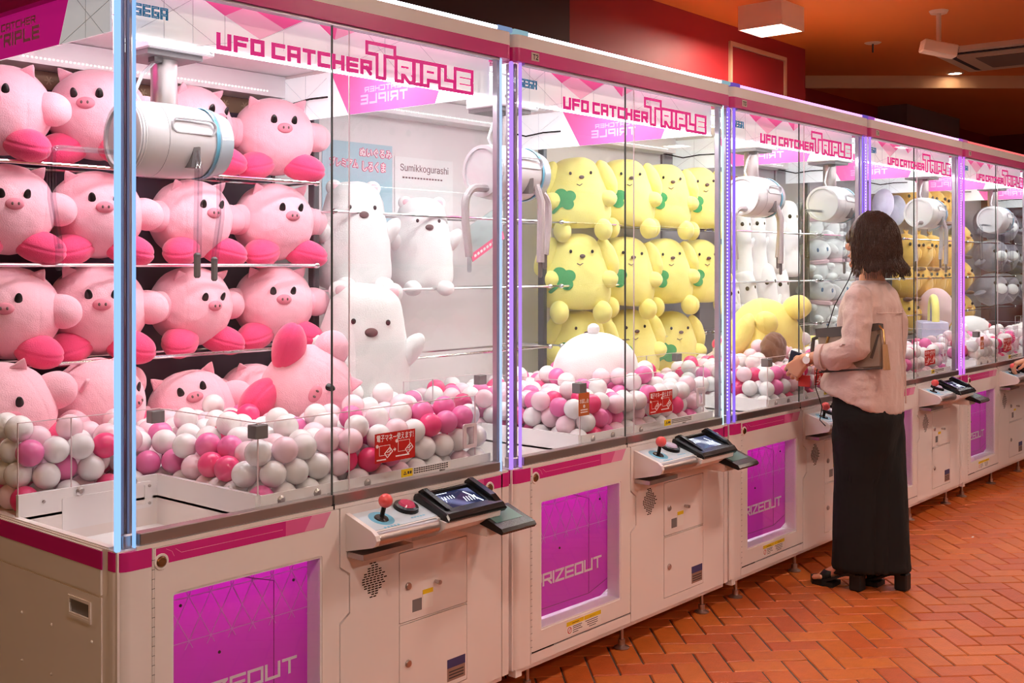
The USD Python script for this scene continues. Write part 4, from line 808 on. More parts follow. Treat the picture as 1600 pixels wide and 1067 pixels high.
# --- amber chicks
def make_chick():
    t = thing('amber_chick', 'x', 'plush toy', np.eye(4), 'amber plush chicks behind the woman')
    b = soft(ell((0, 0, 0), (.11, .10, .135), 4), .004, 18, 2); part('body', b, M_po, t, True)
    for s in (-1, 1):
        part('eye', ell((s * .045, -.090, .05), (.012, .007, .013), 2), M_bead, t, True); part('wing', soft(ell((s * .105, -.01, -.02), (.022, .05, .06), 3, (0, s * .3, 0)), .002, 40, 3), M_po, t, True)
        part('foot', ell((s * .045, -.07, -.13), (.028, .04, .016), 2), M_pb, t, True, label='brown foot')
    part('beak', trimesh.convex.convex_hull(np.array([(-.022, -.095, .03), (.022, -.095, .03), (0, -.13, .022), (0, -.09, .044), (0, -.09, .012)])), mat('beak_orange', (226, 140, 50), .6), t)
    part('crest', cat([tube([(0, 0, .125), (x, .01, .165)], [.012, .003], 6) for x in (-.025, 0, .025)]), M_po, t, 30)
    return t
CH = [(x, 1.0, z) for z in (1.87, 1.50, 1.27, 1.02) for x in (7.12, 7.40, 7.68, 7.96)] + [(8.28, 1.0, 1.60), (8.30, 1.0, 1.30), (8.32, 1.0, 1.02)]
for k, c in enumerate(CH):
    M = mtx(c, euler(-.4, 0, .1 * ((k * 5) % 3 - 1)), 1.02)
    lab = 'amber plush chick, %s from the left in the %s row' % (colname[k % 4], ['uppermost', 'second', 'third', 'lowest'][k // 4]) if k < 16 else 'amber plush chick %s of the column beside the grey plush seals' % ['topmost', 'in the middle', 'at the foot'][k - 16]
    if k == 0: chk0 = make_chick(); chk0.GetAttribute('xformOp:transform').Set(Gf.Matrix4d(M.T.tolist())); data(chk0, lab)
    else: copy(chk0, M, lab)
# --- grey seals in clear bags
def make_seal():
    t = thing('grey_seal', 'x', 'plush toy', np.eye(4), 'grey plush seals at the far right')
    part('body', soft(ell((0, 0, 0), (.15, .12, .135), 4), .012, 13, 3), M_pgrey, t, True); part('muzzle', ell((0, -.11, .01), (.06, .035, .045), 3), M_pw, t, True, label='white muzzle')
    for s in (-1, 1):
        part('eye', ell((s * .06, -.10, .05), (.014, .01, .014), 2), M_bead, t, True); part('flipper', ell((s * .15, -.04, -.05), (.055, .04, .02), 3, (0, s * .5, 0)), M_pgrey, t, True)
    return t
SE = [(9.03, .98, 1.78), (9.05, .98, 1.48), (9.05, .98, 1.18), (9.42, 1.0, 1.74), (9.44, 1.0, 1.47), (9.44, 1.0, 1.18), (9.84, 1.0, 1.70), (9.84, 1.0, 1.45), (9.84, 1.0, 1.17)]
for k, c in enumerate(SE):
    M = mtx(c, euler(-.5, .1 * (k % 2), .15 * (k % 3 - 1)), 1.05); lab = 'grey plush seal, %s of its column, %s column from the left' % (['topmost', 'middle', 'lowest'][k % 3], colname[k // 3])
    if k == 0: sea0 = make_seal(); sea0.GetAttribute('xformOp:transform').Set(Gf.Matrix4d(M.T.tolist())); data(sea0, lab)
    else: copy(sea0, M, lab)
# --- yellow arch on a box, and a spotted white dome
t = thing('arch_cushion', 'yellow plush arch standing on a pale box in the fifth machine', 'plush toy', mtx((6.62, .60, 1.02), .5))
a = [(.10 * math.cos(u), 0, .03 + .115 * math.sin(u)) for u in np.linspace(0, math.pi, 18)]
part('arch', tube([(.10, 0, -.02)] + a + [(-.10, 0, -.02)], .026, 12), M_py, t, 40); part('panel', slab(Polygon([(.10 * math.cos(u), .03 + .115 * math.sin(u)) for u in np.linspace(0, math.pi, 18)] + [(-.10, -.02), (.10, -.02)]), .0, .012), M_pgrey, t, label='grey felt panel inside the arch'); part('box', cbox(-.15, .15, -.08, .10, -.14, -.02, .008), M_plil, t)
t = thing('spotted_cushion', 'white plush dome with a red bow patch lying in the balls of the fifth machine', 'plush toy', mtx((7.10, .50, .90), .4))
b = ell((0, 0, 0), (.17, .15, .125), 4, None, .004, 14, 2); part('body', b, M_pw, t, True)
part('bow', cat([ell((-.075 + s * .022, -.118, .055), (.022, .010, .018), 2, (0, s * .5, 0)) for s in (-1, 1)]), mat('felt_red', (232, 90, 110), .8), t, True, label='red felt bow'); part('patch', ell((.05, -.09, .095), (.018, .010, .012), 2), M_blueg, t, True, label='blue felt patch')
m = soft(ell((0, 0, 0), (.15, .13, .17), 4), .004, 14, 6); solo('white_cushion', m, M_ppale, 'big plain blush cushion standing behind the spotted dome', 'cushion', True, M=mtx((7.35, .85, 1.05)))

# ---------------------------------------------------------------- balls
BALLS = '64,560,777,3;472,101,777,2;78,560,897,2;472,114,896,0;64,592,959,0;507,96,838,0;123,560,831,0;546,96,897,1;148,560,897,0;183,560,777,0;472,171,833,0;64,596,838,0;219,560,898,0;249,560,835,0;301,560,777,3;290,560,892,3;542,96,777,0;365,560,898,1;804,96,777,0;709,120,901,1;775,96,894,1;582,96,835,0;422,560,826,2;472,214,777,0;372,560,777,0;216,614,945,1;622,96,777,0;848,96,832,3;657,96,839,0;472,450,880,0;883,96,894,0;727,96,838,1;617,105,896,0;363,597,837,0;692,96,777,0;472,249,839,3;891,96,777,1;650,225,934,0;472,555,881,0;505,388,884,2;472,459,777,0;598,422,932,0;472,326,841,3;953,96,904,1;927,96,838,2;1067,96,839,0;1227,96,777,1;472,406,825,1;533,323,880,2;64,629,899,0;959,187,933,0;1146,96,838,0;1093,96,905,3;1032,96,777,0;1023,96,895,0;472,505,831,2;962,96,777,1;186,590,842,2;593,632,927,0;1052,182,937,0;1296,96,849,0;472,285,777,0;1163,96,907,2;829,130,924,0;472,550,777,0;1233,96,916,2;1256,482,958,0;1215,96,846,0;1102,96,777,0;1215,680,962,0;1832,96,777,0;1832,116,881,0;127,603,777,0;1296,96,777,0;793,783,938,0;242,598,777,1;1140,788,900,0;1911,96,893,3;1832,267,777,0;1832,267,897,1;1220,160,942,2;1832,152,819,1;1877,96,831,0;1117,155,935,2;1832,305,837,0;64,631,777,1;1832,465,777,2;130,624,922,1;1832,543,885,1;480,354,777,1;2062,96,878,1;848,336,938,0;2299,186,936,0;1838,186,881,2;829,270,919,0;1832,445,845,0;898,234,936,2;1832,375,832,2;1947,226,931,0;997,119,834,0;2309,96,838,0;770,565,927,3;707,336,940,0;1035,382,946,1;1921,96,777,3;387,653,920,0;1870,402,885,0;2306,255,951,1;591,364,893,0;1241,615,950,0;1678,657,902,0;2614,466,997,0;617,278,901,0;1957,96,838,2;2095,203,928,0;1856,239,837,1;327,619,908,1;2657,96,901,0;2595,96,842,1;2190,676,939,0;64,664,961,0;2366,181,959,2;2272,96,898,2;2062,96,777,1;537,531,894,0;2133,96,878,0;3192,96,777,0;1992,96,777,2;2133,96,777,0;1861,201,777,0;3202,171,838,0;422,608,878,0;3192,206,777,0;412,718,934,1;2204,96,777,1;2204,96,879,0;3231,103,835,0;3192,282,880,0;511,639,891,2;3221,210,896,1;2350,96,896,0;3270,301,945,1;2509,96,891,0;3267,123,893,0;2274,96,777,0;2657,96,777,0;3192,275,777,0;534,245,871,1;1849,516,822,0;2260,309,949,1;3192,344,777,0;1731,560,877,3;1866,403,777,1;312,688,910,1;2427,96,777,0;1221,835,910,1;1880,472,888,1;1122,250,950,1;2421,96,896,0;2385,96,835,1;2236,561,947,0;3375,250,939,0;2213,492,942,2;2345,96,777,0;559,464,890,0;3233,510,909,0;2568,96,777,2;3758,141,951,2;673,858,896,1;64,666,838,0;2462,96,838,3;3694,194,953,0;3410,96,900,2;1296,125,913,0;1167,454,920,0;2498,96,777,1;3875,444,1060,0;2595,542,952,0;3644,584,954,0;1997,121,891,0;4001,301,1015,0;3221,240,831,3;4017,428,1058,2;3783,353,1012,0;3872,617,1024,0;3682,389,990,1;3550,97,900,3;3874,128,950,1;2582,712,934,2;787,131,835,3;3744,332,956,0;1933,162,904,3;1120,880,895,1;440,613,777,0;2585,117,909,1;713,455,893,0;4552,96,828,1;1165,125,777,0;4552,180,839,0;4017,96,946,0;4552,145,777,1;1858,332,777,2;2182,421,931,0;4552,264,839,3;3304,96,839,2;4552,215,777,1;983,430,918,1;1924,523,907,1;3693,96,899,1;1843,624,889,0;1753,638,891,1;3227,340,899,0;3192,367,844,0;4017,618,1027,1;2638,419,949,1;3216,421,883,2;4720,96,903,2;4596,105,882,0;519,710,890,1;3340,116,897,2;4642,258,885,3;3271,96,777,0;1237,737,926,0;594,202,890,1;2091,274,924,2;1732,700,919,3;799,170,777,0;3624,497,960,0;3229,310,826,0;3926,96,915,0;3943,96,777,0;4601,96,777,0;3294,198,889,3;4894,276,933,0;3813,318,958,1;1870,331,890,2;3232,151,777,0;3375,96,838,0;5235,96,898,0;2098,130,828,2;5912,96,777,0;3341,96,777,0;4856,96,900,0;5912,96,884,0;4017,243,977,0;4017,371,1016,2;5912,190,777,2;5912,161,857,3;766,244,899,1;2169,130,828,0;3515,96,839,0;653,555,904,0;717,525,904,0;3846,96,894,1;2239,129,828,1;2597,199,918,0;3411,96,777,3;3777,665,982,3;4684,298,926,2;4017,164,965,0;3445,96,839,1;654,165,898,0;3655,96,838,0;3480,96,777,0;4718,96,777,1;1902,263,893,3;1508,601,903,2;2033,903,895,0;3549,96,777,0;3764,96,897,1;3585,96,838,2;4017,558,1063,0;5932,225,835,2;3620,96,777,3;3414,338,939,0;5276,155,929,2;2418,164,913,0;3765,96,777,1;512,158,777,0;652,624,888,0;4017,96,777,0;714,653,906,0;3803,96,839,0;4585,275,777,0;3947,96,848,0;1951,671,893,2;3690,96,777,0;6070,302,934,1;3335,631,893,0;295,613,845,0;3727,96,837,2;5082,96,888,0;5327,413,935,1;795,365,901,2;3880,96,832,1;4751,96,839,1;6071,96,899,1;4017,96,847,1;3836,96,777,1;5376,96,777,2;3949,331,976,1;2592,790,932,2;1993,538,902,0;1816,560,777,1;2541,292,963,0;6632,191,949,0;1068,800,882,1;232,642,832,1;5958,96,830,0;4649,96,836,0;6681,452,1002,0;3539,309,938,0;1030,865,886,0;2001,454,894,2;5912,260,777,0;2274,231,888,2;4976,364,929,1;720,190,893,0;6654,407,954,0;1210,673,892,1;125,631,842,1;6093,260,883,3;1881,706,895,1;3307,545,924,3;5251,96,777,1;3627,400,947,1;661,790,881,0;790,178,889,1;7393,257,892,0;6140,231,928,0;1939,588,884,2;2093,723,892,3;2116,539,894,0;2524,603,890,1;4632,327,889,0;373,632,777,1;2531,162,901,0;2657,510,961,3;4997,113,898,0;5141,96,849,3;598,823,885,0;1807,857,871,1;1235,449,900,1;4821,96,839,2;3895,661,974,1;6546,96,841,3;6308,96,882,0;724,722,893,1;3350,467,901,0;4962,96,838,0;5971,155,777,0;4787,96,777,0;5306,96,905,1;6514,96,905,0;5210,96,833,0;905,731,905,1;4619,160,843,0;5291,96,836,1;4857,96,777,0;5032,96,839,0;5137,96,777,1;7272,214,777,0;4892,96,838,1;523,161,882,0;3238,394,777,1;6666,96,777,0;2027,130,828,2;4926,96,777,2;4997,96,777,1;3433,547,903,1;478,644,828,1;3620,112,898,0;5376,96,901,0;5067,96,777,1;4552,327,872,1;3262,563,873,3;6017,320,891,0;303,631,777,1;3684,358,927,1;6736,96,848,1;187,640,777,1;6031,398,900,1;784,506,892,0;2012,384,889,1;2261,861,892,0;595,673,869,0;1888,605,837,2;2051,794,893,0;3816,180,959,0;3949,723,992,1;3416,748,847,1;4017,674,983,2;545,776,885,0;3553,256,894,0;1811,694,894,2;3480,116,897,0;2574,652,897,0;6004,96,777,0;3263,276,879,2;5376,593,907,0;2657,687,900,2;4785,250,882,3;339,665,831,3;3273,160,833,0;452,683,883,1;6027,96,844,0;6107,96,838,0;3192,487,857,0;3300,408,891,1;6306,96,777,0;2533,124,831,0;6142,96,900,1;840,755,893,0;2003,315,900,0;6073,96,777,0;308,857,880,1;2205,166,879,0;5376,377,901,0;6260,96,831,0;1886,557,777,0;2134,166,878,2;4663,137,893,0;2135,454,889,1;3955,650,1009,0;6449,96,876,0;1182,289,939,0;3716,300,901,0;6378,96,877,3;263,736,895,1;2322,290,892,2;6377,96,777,1;6517,96,777,0;6032,179,893,1;6214,96,777,0;6615,96,828,0;558,192,830,1;6143,96,777,0;6447,96,777,3;6072,507,877,3;6656,96,896,3;2000,191,899,0;5376,306,901,1;6178,96,838,0;6585,96,900,0;2657,305,904,2;6736,96,777,2;4613,232,826,3;4715,258,875,1;738,791,893,0;953,310,897,0;905,199,826,0;1914,539,839,1;258,644,897,0;917,800,896,2;935,381,900,1;3623,245,893,1;3365,196,894,0;2309,646,909,1;3754,750,897,0;7725,359,912,0;2154,762,893,3;2605,319,950,3;3484,475,907,2;5326,681,896,0;7272,179,839,0;2200,578,888,3;2133,608,891,0;1979,749,886,0;3419,451,894,0;3881,339,962,0;7586,458,913,0;5008,488,887,3;409,660,831,0;648,428,882,0;1898,489,777,2;876,177,899,2;2303,713,886,0;2593,585,896,0;5974,140,882,0;7744,425,897,0;3549,568,896,0;1087,295,907,1;2054,573,895,1;2486,251,946,0;6736,336,910,0;5085,224,897,2;1805,591,840,0;3585,178,897,0;868,162,777,0;660,346,889,0;5994,189,834,3;6232,186,896,0;6586,195,895,0;6736,124,912,2;2204,236,879,0;4675,208,847,3;622,495,882,3;4603,323,824,0;1901,260,777,1;2179,510,883,1;4725,437,904,3;1241,164,777,0;753,193,831,0;127,674,777,3;1424,617,906,0;3657,173,897,0;2449,789,887,2;4017,680,913,0;172,683,830,0;7666,315,903,0;64,699,899,1;1940,420,882,1;4818,181,893,1;1296,710,899,0;1560,648,897,0;6592,265,899,0;64,701,777,2;3705,695,893,2;2657,128,839,1;3262,371,839,3;3293,497,873,0;5122,153,899,0;781,674,897,3;3672,634,900,3;4865,315,882,1;6157,301,881,1;6224,110,890,0;692,157,836,0;6736,266,910,0;7272,250,839,0;1073,362,890,1;921,459,897,1;6525,232,891,1;6677,370,899,2;2282,163,872,0;2351,165,889,0;2485,865,882,0;4017,336,955,1;5139,636,890,3;5994,260,835,0;839,178,839,0;1901,301,833,1;4736,177,884,1;3785,300,896,0;6484,132,827,2;6736,456,959,0;448,683,777,2;522,455,831,1;2002,620,890,1;2214,724,893,0;3693,234,895,0;938,156,872,0;6066,154,835,1;6357,444,893,0;7272,349,892,0;1115,153,817,0;1424,687,904,0;1956,834,878,3;5170,209,893,0;3728,172,895,2;5019,558,889,0;5376,236,901,1;6674,164,899,2;582,152,777,0;1897,162,843,0;3258,215,777,1;3771,683,914,1;5244,656,886,0;5912,293,840,3;6517,302,892,3;851,474,896,0;188,644,887,1;1654,603,864,0;2223,645,884,1;2596,503,893,0;1746,560,777,0;3367,329,887,0;856,404,890,0;1179,216,926,3;2200,298,914,1;2538,232,901,0;2556,872,884,1;3192,431,815,1;3483,265,890,0;5215,343,881,0;4926,117,897,3;6458,393,888,0;7832,358,919,0;1184,737,878,1;732,152,777,1;843,545,896,1;4552,335,777,1;6519,162,881,3;6657,233,896,0;7362,210,844,1;7341,316,888,1;7615,566,868,1;619,156,837,1;1296,163,832,0;940,230,879,2;2485,670,903,1;3837,678,939,2;4613,182,777,0;4832,369,915,0;5973,225,777,0;6414,132,827,0;1979,253,874,0;2403,843,905,2;4892,181,895,0;1076,158,875,2;4787,118,896,0;987,799,861,0;1244,152,876,3;2146,677,884,2;3297,337,890,0;6166,160,882,0;6311,271,902,1;381,703,777,3;511,608,777,0;728,386,894,0;2331,160,821,3;3364,563,886,3;5145,351,884,1;6164,371,892,1;655,164,777,3;538,233,777,0;2358,232,909,1;3265,673,836,0;3513,199,884,0;5147,280,885,0;6664,439,892,1;1923,166,777,0;1902,371,830,0;2419,227,945,2;3242,463,777,0;3827,251,930,3;4655,335,777,0;6652,304,894,1;1193,162,829,1;2657,165,902,0;3557,645,890,0;4935,321,892,0;6736,195,911,1;548,637,830,2;1214,603,886,0;2657,546,900,0;3893,276,934,0;4866,244,877,0;4967,186,890,1;4938,250,883,0;5313,204,895,1;7472,265,882,0;6572,453,898,3;8097,495,888,0;1767,749,881,0;7611,402,878,2;417,730,830,0;871,242,871,2;1296,484,900,0;2657,617,900,0;3301,735,836,1;5090,572,881,1;6055,296,835,0;7481,335,874,1;1233,221,882,0;1296,272,901,2;3271,283,777,0;5376,129,839,1;5160,563,879,1;5285,339,879,0;5376,165,901,1;597,251,838,0;556,386,835,0;1086,225,893,2;1145,181,875,2;1924,616,777,0;1967,166,842,2;2017,686,872,0;2069,474,873,0;6379,328,893,1;518,678,777,1;555,713,827,2;2657,166,777,0;2269,591,891,2;3853,322,899,3;3615,593,890,0;3827,734,898,0;4784,156,836,0;4794,320,880,3;6102,189,885,0;6449,167,878,0;7681,395,870,0;1146,262,884,0;1940,340,881,0;3594,314,893,2;3948,175,930,0;3458,665,888,0;4723,329,875,3;5285,476,904,3;5376,518,904,0;5972,295,777,1;6736,413,904,2;937,161,777,1;1007,166,885,0;4650,374,838,1;4260,630,847,0;4792,476,901,3;4785,647,891,0;6038,185,777,0;6081,349,882,1;7516,301,823,2;7806,485,866,0;243,683,777,0;1071,187,777,0;605,752,858,1;1172,836,859,0;1217,375,895,1;4660,132,777,0;4552,383,829,0;4672,299,836,1;4933,624,876,3;6237,325,880,0;6502,446,904,1;703,216,777,1;1929,334,777,2;2063,166,877,0;3486,599,890,0;3881,209,954,1;4017,746,988,3;5284,410,879,0;6056,223,834,3;6042,611,836,0;6371,236,888,1;1007,160,777,1;1116,778,835,0;2070,641,887,0;2247,523,888,0;3192,554,834,0;3435,315,875,2;3604,524,898,1;3954,244,917,2;3891,728,948,0;5288,269,880,3;7543,268,880,0;523,410,777,1;661,221,834,0;1022,304,882,1;1130,406,883,0;1239,525,905,0;1246,781,871,0;1296,809,910,0;2079,404,879,0;4017,143,777,1;3339,264,880,1;3370,402,881,0;4602,382,777,0;4948,556,889,0;6210,618,837,3;7380,192,777,0;7334,246,777,0;7436,496,870,0;7513,488,878,2;64,930,777,0;134,930,777,2;586,284,777,1;1296,205,777,0;64,741,832,3;64,859,777,1;528,291,817,0;589,321,837,2;628,379,835,3;808,241,838,0;976,197,829,2;1049,757,829,0;1113,222,828,0;1182,231,831,2;1134,711,835,0;1195,780,823,0;1237,273,834,2;1235,709,837,0;1222,930,834,0;64,788,777,0;371,707,878,2;578,586,875,0;657,706,879,0;694,255,887,0;791,302,869,0;792,436,894,0;888,332,880,0;877,604,879,0;852,685,896,1;1009,236,894,0;1004,372,883,0;1039,831,825,2;1060,431,893,2;1078,911,837,1;1278,632,891,1;1236,855,837,2;1296,194,898,0;1296,342,901,1;1296,413,900,1;1296,564,896,0;1494,560,777,0;1634,560,777,0;1676,616,777,0;1786,622,777,2;1826,682,777,1;1855,620,777,0;1896,680,777,0;1993,165,777,0;1962,227,777,2;1545,600,843,3;1564,560,777,0;1606,625,777,0;1538,669,833,1;1690,560,820,0;1678,661,832,3;1730,658,777,0;1701,930,837,0;1738,611,828,0;1735,703,837,0;1769,817,827,0;1791,660,836,2;1813,727,831,0;1961,633,834,3;2261,930,837,3;2476,607,838,0;2597,164,857,2;2595,545,838,0;2575,614,834,2;2657,652,838,0;1487,560,848,0;1484,663,878,0;1603,560,841,3;1606,650,843,2;1756,886,830,1;1825,788,888,0;2071,335,894,0;2133,236,878,0;2151,375,886,1;2223,373,899,3;2211,881,845,0;2258,316,878,0;2473,203,895,2;2526,557,836,0;2526,663,846,1;2422,640,889,1;2591,358,892,1;2546,800,879,1;2601,428,890,0;2601,746,875,0;2619,841,873,0;2657,235,904,0;2657,469,903,1;2657,776,907,0;3230,568,777,1;4017,664,845,0;2895,574,833,0;2968,702,827,3;3148,564,777,0;3192,510,777,0;3229,613,835,2;3267,441,839,0;3250,517,821,1;3301,609,835,2;3334,534,829,0;4017,145,896,0;3069,596,838,0;3080,666,843,1;3150,615,837,1;3132,714,838,1;3193,674,837,0;3230,734,836,0;3336,673,836,0;3426,162,884,0;3619,455,903,3;3665,750,874,0;3891,149,885,0;3889,684,891,1;3895,219,885,1;3949,682,935,2;3958,695,867,0;5194,137,777,0;4253,565,819,2;4552,466,838,2;4612,432,825,0;4162,682,876,0;4144,750,849,0;4351,734,833,1;4426,730,836,0;4497,730,835,2;4594,398,884,0;4608,483,877,0;4582,565,896,0;4659,432,878,0;4728,507,893,2;4780,417,864,0;4851,415,865,0;4874,486,873,0;4878,566,895,2;4916,393,880,0;4941,475,851,2;5050,158,887,0;5019,256,874,0;5007,417,895,1;5150,493,879,2;5169,740,847,2;5217,273,884,0;5214,414,879,1;5231,565,872,1;5248,750,844,0;5376,448,898,1;5376,750,869,1;4684,715,887,3;4752,573,888,0;5912,331,777,0;5971,330,838,0;6031,367,836,2;6032,541,829,0;6117,475,834,0;5912,442,836,1;5912,519,837,2;5971,481,837,1;6085,413,842,0;6245,520,838,0;6273,587,847,1;6378,166,878,1;6379,545,861,0;6431,587,837,0;6542,390,885,0;6611,394,900,1;6497,614,839,0;5943,586,838,1;6140,607,842,0;7320,96,777,0;7272,144,777,3;7272,284,777,3;7390,96,777,0;7510,96,777,2;7578,116,777,2;7690,96,777,2;7759,112,777,0;7832,112,777,1;7901,96,777,0;7971,96,777,0;8097,96,777,2;7272,96,828,0;7331,156,811,1;7296,318,833,1;7351,96,841,1;7399,145,826,0;7469,96,835,0;7546,96,837,0;7632,96,817,1;7725,96,838,3;7795,96,836,0;7865,96,838,1;7935,96,840,3;8011,96,835,0;8097,96,848,3;7302,96,892,0;7412,96,876,3;7363,279,832,0;7368,490,837,0;7360,581,836,0;7470,130,897,1;7417,179,886,0;7431,301,838,0;7531,96,906,0;7496,198,892,1;7544,424,868,0;7598,107,884,0;7578,188,894,1;7584,621,836,1;7667,96,879,1;7646,170,892,3;7676,246,892,1;7655,616,837,1;7762,118,894,1;7754,258,896,0;7829,96,898,0;7898,109,899,0;7884,338,876,1;7973,96,899,0;7964,270,877,2;8043,96,898,3;8035,176,908,0;8033,333,887,0;8097,140,908,0;8097,211,908,3;8097,282,908,0;8097,367,896,3;7513,607,838,0;7919,212,914,0;7326,161,881,0;7932,650,844,0;7701,138,924,1;8682,96,777,0;8632,144,777,0;8752,96,777,2;8753,210,777,0;8632,96,828,2;8698,165,777,0;8632,214,777,0;8717,96,838,2;8753,153,819,0;8693,228,810,0;8788,96,839,2;8667,96,889,3;8632,167,844,1;8632,238,844,0;8683,349,870,2;8637,596,844,0;8752,96,900,0;8699,159,863,1;8751,248,844,0;8751,325,872,3;8736,508,844,0;8778,189,874,2;8799,270,890,0;8817,351,873,0;8818,421,883,2;8899,139,898,0;8867,252,900,0;8888,369,876,0;8889,439,885,0;8963,172,895,0;8933,235,880,2;8976,331,884,1;8953,398,883,3;8947,602,837,0;9026,406,879,0;9158,283,886,1;9253,475,885,0;9313,294,887,1;9314,426,894,0;9318,504,893,0;9374,238,895,0;9393,313,895,0;9376,463,888,1;9456,273,899,0;9456,345,900,0;9456,509,896,1;9133,538,879,0;9087,630,836,0;9187,372,890,1;9246,354,932,3;8718,216,901,2;8678,272,886,1;9148,471,894,3;8667,414,892,0;8889,510,892,1'
M_b = [mat('ball_white', (244, 240, 240), .22, subsurface_weight=0.0), mat('ball_blush', (251, 216, 226), .22), mat('ball_pink', (240, 120, 178), .22), mat('ball_rose', (246, 70, 130), .22)]
bnames = ['white', 'blush', 'pink', 'rose']; mnames = ['nearest', 'second', 'third', 'fourth', 'fifth', 'sixth', 'seventh']
br = .0355
UsdGeom.Scope.Define(stage, '/World/Looks')
protos = []
def ball_mesh():
    m = trimesh.creation.icosphere(subdivisions=3, radius=br); return m
bm = ball_mesh(); rest = [[], [], [], []]; first = {}
for n, s in enumerate(BALLS.split(';')):
    x, y, z, c = (int(v) for v in s.split(',')); x, y, z = x / 1000, y / 1000, z / 1000; i = int(x // W)
    if n < 300:
        lab = 'glossy %s plastic ball in the ball bed of the %s claw machine' % (bnames[c], mnames[i]); grp = '%s balls in the ball bed of the %s machine' % (bnames[c], mnames[i])
        M = mtx((x, y, z), euler(n * 1.3, n * .7, n * .37))
        if c not in first:
            t = first[c] = thing('plastic_ball', lab, 'ball', M, grp); part('shell', bm, M_b[c], t, True); part('seam', lathe([(br * .995, -.0007), (br * 1.006, 0), (br * .995, .0007)], 28), M_b[c], t)
            continue
        copy(first[c], M, lab, grp)
    else: rest[c].append((x, y, z))
pi = UsdGeom.PointInstancer.Define(stage, '/World/plastic_balls'); pts = [p for r in rest for p in r]; idx = [c for c, r in enumerate(rest) for _ in r]
rel = []
for c in range(4):
    g = usdkit.mesh(stage, '/World/plastic_balls/ball_%s' % bnames[c], trimesh.creation.icosphere(subdivisions=2, radius=br), M_b[c], smooth=True); rel.append(g.GetPath())
pi.CreatePrototypesRel().SetTargets(rel); pi.CreateProtoIndicesAttr(Vt.IntArray(idx)); pi.CreatePositionsAttr(Vt.Vec3fArray([Gf.Vec3f(*p) for p in pts]))
data(pi.GetPrim(), 'white and pink plastic balls filling the beds of all the machines', 'balls', None, 'stuff')
# ---------------------------------------------------------------- people
def sph(p, r, n=20): return Manifold.sphere(float(r), n).translate([float(v) for v in p])
def bone(p, q, r0, r1): return Manifold.batch_hull([sph(p, r0), sph(q, r1)])
def chain(pts, rs): return [bone(pts[k], pts[k + 1], rs[k], rs[k + 1]) for k in range(len(pts) - 1)]
def fuse(parts, edge, it=8):
    m = Manifold.batch_boolean(parts, m3.OpType.Add).refine_to_length(edge); t = tm(m); t.merge_vertices(); v0 = np.array(t.vertices); trimesh.smoothing.filter_taubin(t, iterations=it)
    v1 = np.array(t.vertices); bad = ~(np.linalg.norm(v1 - v0, axis=1) < .02); v1[bad] = v0[bad]; t.vertices = v1; return t
def mell(c, r, rot=(0, 0, 0), n=28): return Manifold.sphere(1.0, n).scale([float(v) for v in r]).rotate([math.degrees(v) for v in rot]).translate([float(v) for v in c])
def hand(w, f, s, n, curl, L=.078, thumb=None):
    """palm and five fingers as manifold pieces: w wrist, f along the hand, s across towards the index, n out of the back of the hand"""
    w, f, s, n = (np.asarray(v, float) for v in (w, f, s, n)); f /= np.linalg.norm(f); s -= f * (s @ f); s /= np.linalg.norm(s); n = n - f * (n @ f) - s * (n @ s); n /= np.linalg.norm(n)
    kn = [w + f * k + s * a for k, a in ((.084, .030), (.088, .010), (.084, -.010), (.076, -.029))]
    out = [Manifold.batch_hull([sph(w + s * .012, .017), sph(w - s * .012, .017)] + [sph(k - n * .002, .0115) for k in kn])]
    for j, (k, ln, r) in enumerate(zip(kn, (.92, 1.0, .94, .76), (.0088, .009, .0086, .0076))):
        p = k - f * .012; d = f.copy(); pts = [p]; rs = [r * 1.08]
        for seg, c in zip((.52, .30, .24), curl):
            d = d * math.cos(c) - n * math.sin(c) if seg == .52 else d * math.cos(c) + np.cross(np.cross(d, -n) if abs(d @ n) < .99 else s, d) / max(1e-6, np.linalg.norm(np.cross(np.cross(d, -n) if abs(d @ n) < .99 else s, d))) * math.sin(c)
            d /= np.linalg.norm(d); pts.append(pts[-1] + d * L * ln * seg + s * (.0012 * (1.5 - j))); rs.append(r * (1.0 - .08 * len(rs)))
        out += chain(pts, rs)
    b = w + f * .022 + s * .022 - n * .004
    t1 = thumb or [(.030, .030, -.012), (.058, .040, -.026), (.080, .036, -.036)]
    pts = [b] + [w + f * a + s * c + n * e for a, c, e in t1]
    return out + chain(pts, (.014, .0115, .0098, .0082))
M_skin = mat('skin', (214, 152, 122), .5, subsurface_weight=.12, subsurface_radius=(.01, .004, .002), subsurface_scale=.5)
M_blouse = mat('blouse_rose', (216, 184, 176), .6, bump=(26, .35, .015), sheen_weight=.3)
M_trouser = mat('trousers_black', (12, 11, 12), .85, bump=(30, .3, .01))
M_shoe = mat('shoe_black', (18, 17, 18), .6); M_hairm = mat('hair_brown', (52, 33, 26), .36, bump=(90, .4, .01), vary=(60, (92, 62, 46)))
